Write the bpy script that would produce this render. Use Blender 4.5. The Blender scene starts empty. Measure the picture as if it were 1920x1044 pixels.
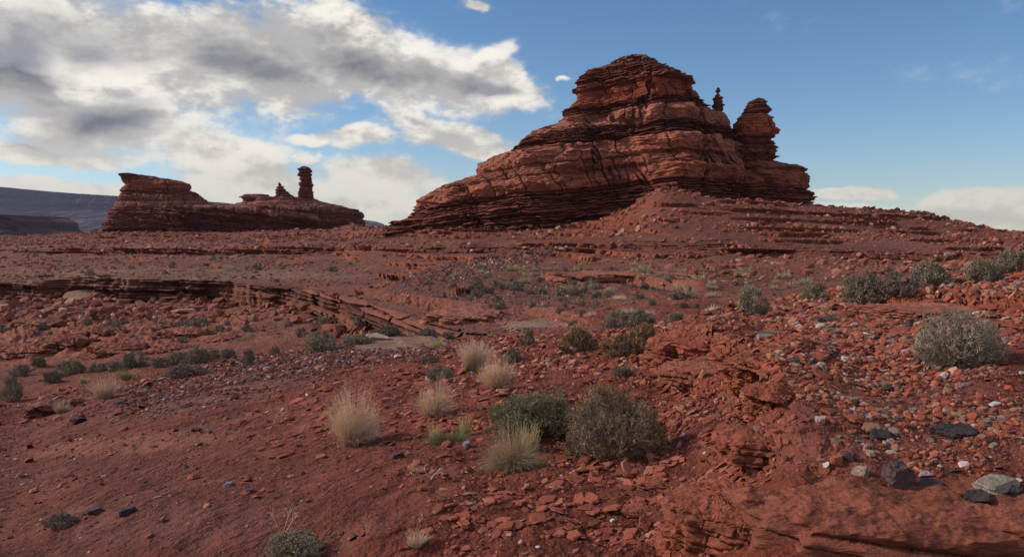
import bpy, math, random
import numpy as np
from mathutils import Vector
random.seed(7)
RNG = np.random.default_rng(11)
S = bpy.context.scene
COL = S.collection
R = math.radians

# ---------------------------------------------------------------- camera
FPX = 1478.0                      # focal length in pixels of the 1920 wide frame
PITCH = math.atan(82.0 / FPX)     # eye level sits at row 440
CZ = 1.7
cam_d = bpy.data.cameras.new("camera")
cam = bpy.data.objects.new("camera", cam_d)
COL.objects.link(cam)
cam.location = (0, 0, CZ)
cam.rotation_euler = (math.pi / 2 - PITCH, 0, 0)
cam_d.sensor_width = 36.0
cam_d.lens = 36.0 * FPX / 1920.0
cam_d.clip_start = 0.05
cam_d.clip_end = 60000
S.camera = cam

# ---------------------------------------------------------------- exposure, sun
SUN_EL, SUN_AZ = 30.0, -80.0      # azimuth measured from the view axis, to the left
S.view_settings.view_transform = 'Standard'
S.view_settings.look = 'None'
S.view_settings.exposure = 0.0
S.view_settings.gamma = 1.0
S.view_settings.use_curve_mapping = False
sun_d = bpy.data.lights.new("sun", 'SUN')
sun_d.energy = 3.6
sun_d.angle = R(5)
sun_d.color = (1.0, 0.90, 0.78)
sun = bpy.data.objects.new("sun", sun_d)
COL.objects.link(sun)
sd = Vector((math.sin(R(SUN_AZ)) * math.cos(R(SUN_EL)), math.cos(R(SUN_AZ)) * math.cos(R(SUN_EL)), math.sin(R(SUN_EL))))
sun.rotation_euler = (-sd).to_track_quat('-Z', 'Y').to_euler()
sun.location = sd * 300


def ray(px, py):
    cx = (px - 960.0) / FPX
    cy = -(py - 522.0) / FPX
    c, s = math.cos(PITCH), math.sin(PITCH)
    return cx, c + cy * s, -s + cy * c


def at(px, py, D):
    """the point at forward distance D (metres) seen in direction (px, py)"""
    x, y, z = ray(px, py)
    return np.array([x / y * D, D + 0 * x, CZ + z / y * D])


def project(P):
    c, s = math.cos(PITCH), math.sin(PITCH)
    x, y, z = P[..., 0], P[..., 1], P[..., 2] - CZ
    d = y * c - z * s
    u = y * s + z * c
    d = np.maximum(d, 1e-3)
    return 960 + FPX * x / d, 522 - FPX * u / d


# ---------------------------------------------------------------- world: Nishita sky with clouds
W = bpy.data.worlds.new("World")
S.world = W
W.use_nodes = True
nt = W.node_tree
nt.nodes.clear()
N, L = nt.nodes.new, nt.links.new


def setin(sock, v):
    if isinstance(v, bpy.types.NodeSocket):
        sock.id_data.links.new(v, sock)
    elif v is not None:
        sock.default_value = v


def M(op, a, b=None, c=None, clamp=False, tree=None):
    n = (tree or nt).nodes.new('ShaderNodeMath')
    n.operation = op
    n.use_clamp = clamp
    setin(n.inputs[0], a)
    setin(n.inputs[1], b)
    if c is not None:
        setin(n.inputs[2], c)
    return n.outputs[0]


def smooth(v, a, b, tree=None):
    n = (tree or nt).nodes.new('ShaderNodeMapRange')
    n.interpolation_type = 'SMOOTHERSTEP'
    setin(n.inputs[0], v)
    n.inputs[1].default_value = a
    n.inputs[2].default_value = b
    return n.outputs[0]


def mixc(f, a, b, tree=None, mode='MIX'):
    n = (tree or nt).nodes.new('ShaderNodeMix')
    n.data_type = 'RGBA'
    n.blend_type = mode
    setin(n.inputs[0], f)
    for i, v in ((6, a), (7, b)):
        if isinstance(v, (tuple, list)):
            v = tuple(v) + (1.0,) if len(v) == 3 else v
        setin(n.inputs[i], v)
    return n.outputs[2]


STR = 0.12
tc = N('ShaderNodeTexCoord')
sep = N('ShaderNodeSeparateXYZ')
L(tc.outputs['Generated'], sep.inputs[0])
az = M('ARCTAN2', sep.outputs[0], sep.outputs[1])
el = M('ARCSINE', sep.outputs[2])
uv = N('ShaderNodeCombineXYZ')
L(az, uv.inputs[0])
L(el, uv.inputs[1])


def wnoise(scale, sx, sy, detail, rough, off, dist=0.0):
    mp = N('ShaderNodeMapping')
    L(uv.outputs[0], mp.inputs[0])
    mp.inputs['Scale'].default_value = (sx, sy, 1)
    mp.inputs['Location'].default_value = off
    n = N('ShaderNodeTexNoise')
    L(mp.outputs[0], n.inputs['Vector'])
    n.inputs['Scale'].default_value = scale
    n.inputs['Detail'].default_value = detail
    n.inputs['Roughness'].default_value = rough
    n.inputs['Distortion'].default_value = dist
    return n


warp = wnoise(7, 1, 1.6, 4, 0.55, (3.1, 1.7, 0))
wv = N('ShaderNodeVectorMath')
wv.operation = 'SUBTRACT'
L(warp.outputs['Color'], wv.inputs[0])
wv.inputs[1].default_value = (.5, .5, .5)
wm = N('ShaderNodeVectorMath')
wm.operation = 'MULTIPLY'
L(wv.outputs[0], wm.inputs[0])
wm.inputs[1].default_value = (0.13, 0.06, 0)
wa = N('ShaderNodeVectorMath')
wa.operation = 'ADD'
L(uv.outputs[0], wa.inputs[0])
L(wm.outputs[0], wa.inputs[1])


def dirs(px, py):
    x, y, z = ray(px, py)
    l = math.sqrt(x * x + y * y + z * z)
    return math.atan2(x, y), math.asin(z / l)


def blob(px, py, rx, ry, rot=0.0):
    u, v = dirs(px, py)
    k = math.cos(u)
    mp = N('ShaderNodeMapping')
    mp.vector_type = 'TEXTURE'
    L(wa.outputs[0], mp.inputs[0])
    mp.inputs['Location'].default_value = (u, v, 0)
    mp.inputs['Rotation'].default_value = (0, 0, R(rot))
    mp.inputs['Scale'].default_value = (rx / FPX * k * k, ry / FPX * k, 1)
    ln = N('ShaderNodeVectorMath')
    ln.operation = 'LENGTH'
    L(mp.outputs[0], ln.inputs[0])
    return M('SUBTRACT', 1.0, ln.outputs['Value'])


def union(lst):
    r = None
    for b in lst:
        b = blob(*b)
        if r is None:
            r = b
        else:
            n = N('ShaderNodeMath')
            n.operation = 'SMOOTH_MAX'
            L(r, n.inputs[0])
            L(b, n.inputs[1])
            n.inputs[2].default_value = 0.18
            r = n.outputs[0]
    return r


CLOUDS = [(120, 120, 540, 180, 0), (480, 125, 370, 112, -3), (720, 140, 270, 85, -4), (660, 62, 150, 58, -6), (900, 165, 150, 52, -8), (930, 125, 60, 50, 40),
          (200, 240, 260, 70, 8), (415, 295, 165, 58, -10), (470, 345, 150, 34, 0), (575, 252, 66, 18, 0), (672, 256, 84, 27, -4),
          (850, 262, 165, 34, -12), (765, 232, 66, 26, -35), (735, 338, 165, 50, -5), (705, 392, 180, 28, 0), (620, 360, 120, 26, 0),
          (260, 364, 330, 20, -2), (90, 292, 240, 28, 0), (-250, 150, 380, 170, 0)]
LOW = [(1690, 402, 330, 24, -3), (1900, 394, 220, 36, -6), (1600, 360, 90, 14, 0)]
PUFFS = [(884, 14, 36, 16, 0), (1056, 141, 18, 5, -5), (578, 290, 45, 12, -5)]
DARKS = [(250, 62, 560, 88, -4), (560, 118, 430, 46, -5), (40, 215, 220, 34, -2), (260, 240, 190, 46, 12), (860, 150, 130, 22, -8),
         (-100, 80, 300, 120, 0), (0, 268, 160, 15, 0), (560, 215, 260, 14, -3)]
f1 = wnoise(4.2, 1, 2.1, 9, 0.56, (0, 0, 0), 0.25).outputs['Fac']
f2 = wnoise(3.2, 1, 2.4, 7, 0.58, (5.3, 2.2, 0), 0.1).outputs['Fac']
f3 = wnoise(13, 1, 1.6, 9, 0.62, (1.3, 7.2, 0), 0.15).outputs['Fac']
f4 = wnoise(42, 1, 1.5, 6, 0.62, (4.3, 3.2, 0), 0.2).outputs['Fac']
f1s = wnoise(4.2, 1, 2.1, 9, 0.56, (0.006, 0.05, 0), 0.25).outputs['Fac']
f3s = wnoise(13, 1, 1.6, 9, 0.62, (1.305, 7.223, 0), 0.15).outputs['Fac']
edge_l = M('ADD', M('MULTIPLY', M('SUBTRACT', f1, f1s), 2.6), M('MULTIPLY', M('SUBTRACT', f3, f3s), 0.9))
# high cloud beyond the picture, so that the rest of the sky dome is plausible too
azm = smooth(M('ABSOLUTE', az), 0.75, 1.3)
mask = union(CLOUDS)
nn = M('ADD', M('MULTIPLY', M('SUBTRACT', f4, 0.5), 0.35), M('ADD', M('MULTIPLY', M('SUBTRACT', f1, 0.5), 1.8), M('MULTIPLY', M('SUBTRACT', f3, 0.5), 1.1)))
dens = M('ADD', M('MULTIPLY', mask, 1.2), nn)
low = M('ADD', M('MULTIPLY', union(LOW), 1.5), M('MULTIPLY', nn, 0.7))
puf = M('ADD', M('MULTIPLY', union(PUFFS), 0.8), M('MULTIPLY', M('SUBTRACT', f3, 0.5), 2.6))
far = M('SUBTRACT', M('ADD', M('MULTIPLY', azm, 0.45), nn), 0.25)
dens = M('MAXIMUM', M('MAXIMUM', dens, low), M('MAXIMUM', puf, far))
alpha = M('ADD', M('MULTIPLY', smooth(dens, -0.14, 0.66), 0.7), M('MULTIPLY', smooth(dens, 0.08, 0.40), 0.3))
thick = smooth(dens, 0.3, 1.3)
dark = M('ADD', M('MULTIPLY', union(DARKS), 1.5), M('ADD', M('MULTIPLY', M('SUBTRACT', f2, 0.5), 1.7), M('MULTIPLY', M('SUBTRACT', f3, 0.5), 0.6)))
dk = smooth(dark, -0.25, 0.75)
grain = smooth(M('ADD', M('MULTIPLY', M('SUBTRACT', f1, 0.5), 0.8), M('ADD', M('ADD', M('ADD', M('MULTIPLY', M('SUBTRACT', f4, 0.5), 0.35), M('MULTIPLY', M('SUBTRACT', f3, 0.5), 0.75)), edge_l), 0.5)), 0.2, 0.85)
bright = mixc(grain, (0.52, 0.50, 0.475), (1.0, 0.95, 0.85))
warmk = smooth(el, 0.17, 0.02)
bright = mixc(M('MULTIPLY', warmk, 0.55), bright, (0.80, 0.75, 0.60))
grey = mixc(grain, (0.16, 0.168, 0.20), (0.33, 0.33, 0.36))
ccol = mixc(M('MULTIPLY', dk, thick), bright, grey)
sc_ = N('ShaderNodeVectorMath')
sc_.operation = 'SCALE'
L(ccol, sc_.inputs[0])
sc_.inputs['Scale'].default_value = 1.0 / STR
sky = N('ShaderNodeTexSky')
sky.sky_type = 'NISHITA'
sky.sun_disc = False
sky.sun_elevation = R(SUN_EL)
sky.sun_rotation = R(SUN_AZ)
sky.altitude = 1300
sky.air_density = 1.0
sky.dust_density = 0.4
sky.ozone_density = 2.0
hs = N('ShaderNodeHueSaturation')
L(sky.outputs[0], hs.inputs['Color'])
hs.inputs['Saturation'].default_value = 1.2
hs.inputs['Value'].default_value = 0.98
fin = mixc(alpha, hs.outputs[0], sc_.outputs[0])
bg = N('ShaderNodeBackground')
L(fin, bg.inputs[0])
bg.inputs[1].default_value = STR
wo = N('ShaderNodeOutputWorld')
L(bg.outputs[0], wo.inputs[0])
W.cycles.sampling_method = 'MANUAL'
W.cycles.sample_map_resolution = 512

# ---------------------------------------------------------------- helpers
PERM = RNG.permutation(256).astype(np.int32)
PERM = np.concatenate([PERM, PERM])
G3 = RNG.normal(size=(256, 3)).astype(np.float32)
G3 /= np.linalg.norm(G3, axis=1, keepdims=True)
G3 *= 1.6


def noise(x, y, z=0.0):
    """gradient noise, about -1..1"""
    x = np.asarray(x, np.float32)
    y = np.asarray(y, np.float32)
    z = np.asarray(z, np.float32)
    x, y, z = np.broadcast_arrays(x, y, z)
    xi, yi, zi = np.floor(x).astype(np.int32), np.floor(y).astype(np.int32), np.floor(z).astype(np.int32)
    fx, fy, fz = x - xi, y - yi, z - zi
    u, v, w = [t * t * t * (t * (t * 6 - 15) + 10) for t in (fx, fy, fz)]
    X, Y, Z = xi & 255, yi & 255, zi & 255
    out = 0
    for dx in (0, 1):
        a = PERM[(X + dx) & 255]
        wx = u if dx else 1 - u
        for dy in (0, 1):
            b = PERM[a + ((Y + dy) & 255)]
            wy = wx * (v if dy else 1 - v)
            for dz in (0, 1):
                g = G3[PERM[b + ((Z + dz) & 255)]]
                out = out + wy * (w if dz else 1 - w) * (g[..., 0] * (fx - dx) + g[..., 1] * (fy - dy) + g[..., 2] * (fz - dz))
    return out


def fbm(x, y, z=0.0, o=4, g=0.5):
    r, a, f = 0, 1.0, 1.0
    for i in range(o):
        r = r + a * noise(x * f + 13.7 * i, y * f + 5.1 * i, z * f + 9.2 * i)
        a *= g
        f *= 2.03
    return r


def hsh(a, b=0, c=0):
    a = np.asarray(a).astype(np.int64)
    b = np.asarray(b).astype(np.int64)
    h = (a * 374761393 + b * 668265263 + c * 2147483647 + 1013904223) & 0xffffffff
    h = ((h ^ (h >> 13)) * 1274126177) & 0xffffffff
    h = (h ^ (h >> 16)) & 0xffffff
    return (h / float(0xffffff)).astype(np.float32)


def sstep(a, b, x):
    t = np.clip((x - a) / (b - a), 0, 1)
    return t * t * (3 - 2 * t)


def make_mesh(name, V, F, cols=None, smooth_=True, mats=(), midx=None):
    """V (n,3); F an (m,k) int array or a list of such; cols (n,3) per-vertex colour"""
    me = bpy.data.meshes.new(name)
    V = np.asarray(V, np.float32)
    Fs = F if isinstance(F, list) else [F]
    me.vertices.add(len(V))
    me.vertices.foreach_set('co', V.ravel())
    nl = sum(f.size for f in Fs)
    nf = sum(len(f) for f in Fs)
    me.loops.add(nl)
    me.loops.foreach_set('vertex_index', np.concatenate([f.ravel() for f in Fs]).astype(np.int32))
    me.polygons.add(nf)
    tot = np.concatenate([np.full(len(f), f.shape[1], np.int32) for f in Fs])
    st = np.concatenate([[0], np.cumsum(tot)[:-1]]).astype(np.int32)
    me.polygons.foreach_set('loop_start', st)
    me.polygons.foreach_set('use_smooth', np.full(nf, bool(smooth_)))
    for m in mats:
        me.materials.append(m)
    if midx is not None:
        me.polygons.foreach_set('material_index', np.asarray(midx, np.int32))
    if cols is not None:
        a = me.attributes.new('Col', 'FLOAT_COLOR', 'POINT')
        c = np.ones((len(V), 4), np.float32)
        c[:, :3] = cols
        a.data.foreach_set('color', c.ravel())
    me.update(calc_edges=True)
    return me


def link(name, data, parent=None, loc=None):
    o = bpy.data.objects.new(name, data)
    COL.objects.link(o)
    if parent is not None:
        o.parent = parent
    if loc is not None:
        o.location = loc
    return o


def tag(o, label=None, cat=None, group=None, kind=None):
    for k, v in (('label', label), ('category', cat), ('group', group), ('kind', kind)):
        if v:
            o[k] = v
    return o


def grid_faces(nr, nc, wrap=False):
    i = np.arange(nr - 1)[:, None]
    j = np.arange(nc if wrap else nc - 1)[None, :]
    j2 = (j + 1) % nc
    a = i * nc + j
    b = i * nc + j2
    c = (i + 1) * nc + j2
    d = (i + 1) * nc + j
    return np.stack([a, b, c, d], -1).reshape(-1, 4)


# ---------------------------------------------------------------- materials
def new_mat(name):
    m = bpy.data.materials.new(name)
    m.use_nodes = True
    t = m.node_tree
    b = t.nodes['Principled BSDF']
    b.inputs['Specular IOR Level'].default_value = 0.25
    b.inputs['Roughness'].default_value = 0.9
    return m, t, b


def tnoise(t, vec, scale, detail=5, rough=0.6, dim='3D'):
    n = t.nodes.new('ShaderNodeTexNoise')
    if vec is not None:
        t.links.new(vec, n.inputs['Vector'])
    n.inputs['Scale'].default_value = scale
    n.inputs['Detail'].default_value = detail
    n.inputs['Roughness'].default_value = rough
    return n.outputs['Fac']


def rock_mat(name, scales, bump_d, sat_var=0.35, tint=(1, 1, 1), rough=0.9, squash=1.0, contrast=0.5):
    """colour from the vertex attribute Col, broken up by noise; bump from the same noises"""
    m, t, b = new_mat(name)
    at_ = t.nodes.new('ShaderNodeAttribute')
    at_.attribute_name = 'Col'
    geo = t.nodes.new('ShaderNodeNewGeometry')
    mp = t.nodes.new('ShaderNodeMapping')
    t.links.new(geo.outputs['Position'], mp.inputs[0])
    mp.inputs['Scale'].default_value = (1, 1, squash)
    acc = None
    h = None
    for i, s in enumerate(scales):
        f = tnoise(t, mp.outputs[0], s, 6, 0.62)
        g = M('SUBTRACT', f, 0.5, tree=t)
        acc = g if acc is None else M('ADD', acc, g, tree=t)
        hh = M('MULTIPLY', f, 1.0 / s, tree=t)
        h = hh if h is None else M('ADD', h, hh, tree=t)
    v = M('ADD', M('MULTIPLY', acc, contrast * 2.2, tree=t), 1.0, tree=t)
    v = M('MAXIMUM', v, 0.35, tree=t)
    sc = t.nodes.new('ShaderNodeVectorMath')
    sc.operation = 'SCALE'
    t.links.new(at_.outputs['Color'], sc.inputs[0])
    t.links.new(v, sc.inputs['Scale'])
    f2_ = tnoise(t, mp.outputs[0], scales[0] * 2.7, 4, 0.6)
    dusty = mixc(M('MULTIPLY', smooth(f2_, 0.45, 0.75, t), sat_var, tree=t), sc.outputs[0], (0.30 * tint[0], 0.125 * tint[1], 0.09 * tint[2]), tree=t)
    t.links.new(dusty, b.inputs['Base Color'])
    bp = t.nodes.new('ShaderNodeBump')
    bp.inputs['Strength'].default_value = 1.0
    bp.inputs['Distance'].default_value = bump_d
    t.links.new(h, bp.inputs['Height'])
    t.links.new(bp.outputs[0], b.inputs['Normal'])
    b.inputs['Roughness'].default_value = rough
    return m


MAT_GROUND = rock_mat('red_ground', [0.9, 7.0, 42.0, 160.0], 0.55, 0.25, contrast=0.42)
MAT_BUTTE = rock_mat('layered_sandstone', [0.22, 1.3, 6.0], 0.45, 0.22, squash=3.0, contrast=0.42)
MAT_FAR = rock_mat('far_rock', [0.004, 0.02, 0.09], 0.35, 0.1, squash=4.0, contrast=0.35)
MAT_STONE = rock_mat('stone', [3.0, 18.0, 90.0], 0.35, 0.12, contrast=0.4)
MAT_CHIP = rock_mat('stone_chips', [12.0, 90.0], 0.2, 0.05, contrast=0.35)
# ---------------------------------------------------------------- the ground, one sheet
# columns at picture columns, each row a landmark of the slope: (forward distance, picture row)
T = {
    -700: [(4.6, 1100), (6.2, 980), (8.2, 900), (10.8, 840), (14, 800), (20, 775), (30, 700), (62, 600), (81.2, 560), (82, 527), (105, 515), (140, 495), (190, 474), (192, 469), (260, 456), (350, 444), (420, 446)],
    0: [(4.6, 1100), (6.2, 980), (8.2, 900), (10.8, 840), (14, 795), (20, 775), (30, 700), (62, 600), (81.2, 560), (82, 527), (105, 515), (140, 495), (190, 474), (192, 469), (260, 456), (350, 444), (420, 446)],
    200: [(4.4, 1100), (5.8, 970), (7.6, 890), (10.3, 805), (15, 738), (20, 732), (31, 680), (60, 600), (77.2, 566), (78, 520), (100, 510), (130, 494), (175, 478), (177, 466), (220, 452), (255, 436), (330, 440)],
    400: [(4.2, 1100), (5.4, 965), (7, 880), (9.8, 790), (17, 692), (24, 680), (38, 640), (62, 595), (74.2, 568), (75, 525), (95, 512), (120, 494), (165, 478), (167, 466), (215, 448), (250, 436), (330, 440)],
    560: [(4.1, 1100), (5.2, 960), (6.7, 870), (9.6, 775), (18, 668), (25, 658), (36, 634), (50, 598), (59.2, 578), (60, 541), (80, 522), (110, 498), (150, 476), (152, 464), (205, 446), (245, 434), (330, 440)],
    640: [(4.05, 1100), (5.1, 955), (6.5, 865), (9.4, 765), (18.5, 655), (26, 650), (34, 638), (42, 626), (47.2, 612), (48, 550), (72, 525), (105, 500), (140, 474), (142, 462), (195, 445), (235, 430), (330, 440)],
    700: [(4, 1100), (5, 955), (6.3, 862), (9, 762), (19, 652), (26, 645), (32, 638), (37, 632), (40.4, 622), (41, 568), (65, 528), (98, 500), (130, 472), (132, 458), (165, 440), (190, 427), (300, 440)],
    800: [(3.95, 1100), (4.9, 950), (6.1, 858), (8.6, 758), (19, 647), (25, 643), (29, 640), (32, 637), (33.6, 632), (34, 596), (58, 532), (90, 500), (122, 474), (124, 461), (140, 440), (156, 420), (300, 440)],
    900: [(3.9, 1100), (4.85, 950), (6, 855), (8.4, 752), (19, 641), (23, 639), (26, 637), (28, 635), (28.6, 633), (29.2, 618), (52, 538), (85, 502), (115, 474), (117, 463), (134, 440), (150, 418), (300, 440)],
    1000: [(3.9, 1100), (4.8, 948), (5.9, 852), (8.1, 750), (17, 640), (20, 632), (23, 625), (26, 618), (27.5, 613), (29, 606), (50, 545), (80, 505), (110, 468), (112, 460), (130, 441), (147, 421), (300, 440)],
    1120: [(3.85, 1100), (4.75, 945), (5.8, 850), (7.9, 745), (14, 645), (18, 628), (21, 615), (25, 603), (27, 597), (30, 588), (48, 550), (76, 508), (104, 468), (106, 460), (124, 434), (144, 410), (300, 440)],
    1185: [(3.83, 1100), (4.7, 945), (5.7, 850), (7.6, 745), (12.7, 645), (17.5, 620), (21, 607), (25.5, 594), (28, 587), (31, 579), (47.5, 547), (74, 508), (100, 467), (102, 459), (119, 423), (140, 384), (300, 440)],
    1240: [(3.8, 1100), (4.65, 945), (5.6, 850), (7.4, 745), (11.5, 645), (17, 612), (21, 600), (26, 586), (29, 578), (32, 570), (47, 545), (72, 508), (96, 466), (98, 458), (115, 406), (135, 352), (300, 440)],
    1330: [(3.6, 1100), (4.4, 945), (5.2, 850), (6.6, 745), (12, 600), (18, 606), (22, 598), (26, 586), (29, 578), (32, 570), (47, 542), (70, 505), (92, 466), (94, 458), (112, 415), (137, 372), (300, 440)],
    1420: [(3.4, 1100), (4.1, 945), (4.9, 850), (6.2, 745), (13, 586), (19, 600), (23, 592), (27, 580), (30, 572), (33, 565), (47, 540), (70, 502), (90, 480), (92, 465), (112, 425), (138, 378), (300, 440)],
    1500: [(3.35, 1100), (3.9, 945), (4.6, 850), (5.8, 745), (15, 565), (22, 590), (26, 580), (30, 570), (33, 562), (36, 555), (48, 535), (68, 502), (88, 482), (90, 466), (112, 430), (145, 384), (300, 440)],
    1700: [(3.3, 1140), (3.8, 935), (4.3, 850), (5.4, 745), (16.5, 538), (24, 560), (28, 552), (32, 544), (35, 538), (38, 533), (48, 520), (66, 504), (85, 490), (87, 474), (115, 440), (150, 398), (300, 440)],
    1900: [(3.2, 1150), (3.7, 945), (4.1, 855), (5, 745), (18, 506), (26, 530), (30, 525), (34, 520), (37, 515), (40, 512), (50, 508), (65, 500), (82, 488), (84, 472), (110, 455), (150, 436), (300, 440)],
    2600: [(3.2, 1150), (3.7, 945), (4.1, 855), (5, 745), (20, 455), (28, 480), (32, 478), (36, 476), (39, 475), (42, 474), (52, 473), (65, 472), (82, 470), (84, 455), (110, 455), (150, 462), (300, 440)],
}
tcols = np.array(sorted(T))
tab = np.array([T[c] for c in tcols], float)            # (C, 17, 2)
LD = np.log(tab[:, :, 0])
TN = np.zeros_like(LD)
for i, c in enumerate(tcols):
    for j in range(tab.shape[1]):
        TN[i, j] = (at(960, tab[i, j, 1], 1.0)[2] - CZ)
# smooth skyline detail on top of the table: butte foot / right-hand ridge


def hermite(xs, ys, xq, axis_vals=None):
    """monotone cubic along the first axis; ys (n, ...)"""
    xs = np.asarray(xs, float)
    ys = np.asarray(ys, float)
    h = np.diff(xs)
    hs_ = h.reshape((-1,) + (1,) * (ys.ndim - 1))
    d = np.diff(ys, axis=0) / hs_
    m = np.zeros_like(ys)
    m[0], m[-1] = d[0], d[-1]
    prod = d[:-1] * d[1:]
    m[1:-1] = np.where(prod > 0, 2 * prod / (d[:-1] + d[1:] + 1e-20 * np.sign(d[:-1] + d[1:] + 1e-30)), 0)
    k = np.clip(np.searchsorted(xs, xq, side='right') - 1, 0, len(xs) - 2)
    t = ((xq - xs[k]) / h[k]).reshape((-1,) + (1,) * (ys.ndim - 1))
    hk = h[k].reshape((-1,) + (1,) * (ys.ndim - 1))
    t2, t3 = t * t, t * t * t
    return (2 * t3 - 3 * t2 + 1) * ys[k] + (t3 - 2 * t2 + t) * hk * m[k] + (-2 * t3 + 3 * t2) * ys[k + 1] + (t3 - t2) * hk * m[k + 1]


cpx = np.concatenate([np.linspace(-1600, -80, 70, endpoint=False), np.arange(-80, 2000, 1.7), np.linspace(2000, 3520, 70)])
cc = np.clip(cpx, -700, 2600)
LDc = hermite(tcols, LD, cc)       # (nc, 17)
TNc = hermite(tcols, TN, cc)
NCt = len(cpx)
cnt = [120, 100, 100, 150, 34, 46, 50, 54, 70, 80, 66, 54, 44, 60, 70, 14]   # between table rows 0..16
vq = [np.linspace(i, i + 1, n, endpoint=False) for i, n in enumerate(cnt)]
vq = np.concatenate(vq + [[16.0]])
LDg = hermite(np.arange(17), LDc.T, vq)        # (nr, nc)
Zc = TNc * np.exp(LDc)
Zg0 = hermite(np.arange(17), Zc.T, vq)
Dg = np.exp(LDg)
tanx = (cpx - 960.0) / FPX / math.cos(PITCH)
# far rows
rows_D = [Dg]
rows_Z = [Zg0]
vrow = [vq]
nfar = 24
fd = np.exp(np.linspace(math.log(340), math.log(6400), nfar))
base_far = Zg0[-1]
for i, d in enumerate(fd):
    w = sstep(0, 6, i + 1)
    zf = (at(960, 440.9, 1.0)[2] - CZ) * d
    zz = base_far * (1 - w) + (-9.0 if d < 900 else -9.0) * w
    rows_D.append(np.maximum(Dg[-1] + (i + 1) * 2.0, np.full(NCt, d))[None])
    rows_Z.append(zz[None])
    vrow.append([17.0 + i])
# near rows, reaching behind the camera
nd = [-6.0, -2.0, 0.6, 1.6, 2.4]
pre_D, pre_Z, pre_v = [], [], []
for i, d in enumerate(nd):
    pre_D.append(np.full((1, NCt), d))
    pre_Z.append((Zg0[0] * (0.9 + 0.02 * i))[None])
    pre_v.append([-5.0 + i])
Dg = np.concatenate(pre_D + rows_D)
Zg = np.concatenate(pre_Z + rows_Z)
VR = np.concatenate([np.concatenate(pre_v), np.concatenate(vrow)])
NRt = len(VR)
X = tanx[None, :] * math.cos(PITCH) * np.maximum(Dg, 3.0)
X = tanx[None, :] * np.maximum(Dg, 3.0)
Y = Dg.copy()
Z = Zg + CZ
VV = np.repeat(VR[:, None], NCt, 1)
PXg = np.repeat(cpx[None, :], NRt, 0)
Dn = np.maximum(Dg, 2.5)


def sdist_poly(X, Y, P):
    """signed distance to an open polyline (positive on its right) and the position along it"""
    best = np.full(X.shape, 1e9, np.float32)
    sg = np.zeros(X.shape, np.float32)
    al = np.zeros(X.shape, np.float32)
    acc = 0.0
    n = len(P) - 1
    for i in range(n):
        ax, ay = P[i]
        bx, by = P[i + 1]
        dx, dy = bx - ax, by - ay
        l2 = dx * dx + dy * dy
        t = ((X - ax) * dx + (Y - ay) * dy) / l2
        tcl = np.clip(t, 0, 1)
        d = np.hypot(X - ax - tcl * dx, Y - ay - tcl * dy)
        s = np.sign((X - ax) * dy - (Y - ay) * dx)
        m = d < best
        best = np.where(m, d, best)
        sg = np.where(m, s, sg)
        al = np.where(m, acc + tcl * math.sqrt(l2), al)
        acc += math.sqrt(l2)
    return best * sg, al, acc


def tabD(px, py):
    """forward distance of the smooth slope at a picture position (first crossing from near)"""
    j = int(np.argmin(abs(cpx - px)))
    P = np.stack([X0[:, j], Y0[:, j], Z0[:, j]], -1)
    _, yy = project(P[3:])
    k = np.where(yy <= py)[0]
    return P[3 + (k[0] if len(k) else 0)]


X0, Y0, Z0 = X.copy(), Y.copy(), Z.copy()


def poly_at(pts):
    return [tuple(tabD(*p)[:2]) for p in pts]


Z = Z.astype(np.float32)
near = Dn < 26
# broad undulation, fading below each wavelength's visibility
cliffA = np.exp(-((VV - 8.5) / 0.75) ** 2) * sstep(1000, 900, PXg)
LOWL = [(9, .25), (4.2, .3), (2.0, .45), (1.0, .7), (.5, 1.0), (.24, 1.0), (.12, 0.9), (.06, 0.8), (.03, .6)]
midr = sstep(20, 40, Dn)
left_smooth = sstep(1000, 500, PXg) * (Dn < 60) * sstep(5.3, 4.6, VV)
roughz = 0.030 * (1 - 0.62 * left_smooth) * (1 + 0.7 * midr)
rr = np.zeros_like(Z)
for li, (wl, am) in enumerate(LOWL):
    vis = np.clip(wl / (Dn * 0.0026) - 1.0, 0, 1)
    big = np.clip((Dn / wl) / 2.5, 0, 1)
    act = vis * big
    r0, r1 = np.where(act.max(1) > 0)[0][[0, -1]]
    sl = slice(r0, r1 + 1)
    nz = noise(X[sl] / wl + li * 7.7, Y[sl] / wl, li * 3.3)
    if wl <= 0.5:
        nz = np.abs(nz) * 1.6 - 0.5
    rr[sl] += act[sl] * am * wl * nz
Z += rr * roughz * 1.6
# low sandy platform lines in the foreground: thin flat plates
pl = noise(X / 0.9, Y / 0.35, 4.4) * 0.5 + noise(X / 0.3, Y / 0.13, 9.9) * 0.35
plate = np.where(near, sstep(0.02, 0.10, pl) * 0.018 + sstep(0.28, 0.34, pl) * 0.015 + sstep(-.3, -.24, pl) * 0.012, 0) * (1 - 0.75 * left_smooth)
Z += plate.astype(np.float32)

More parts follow.
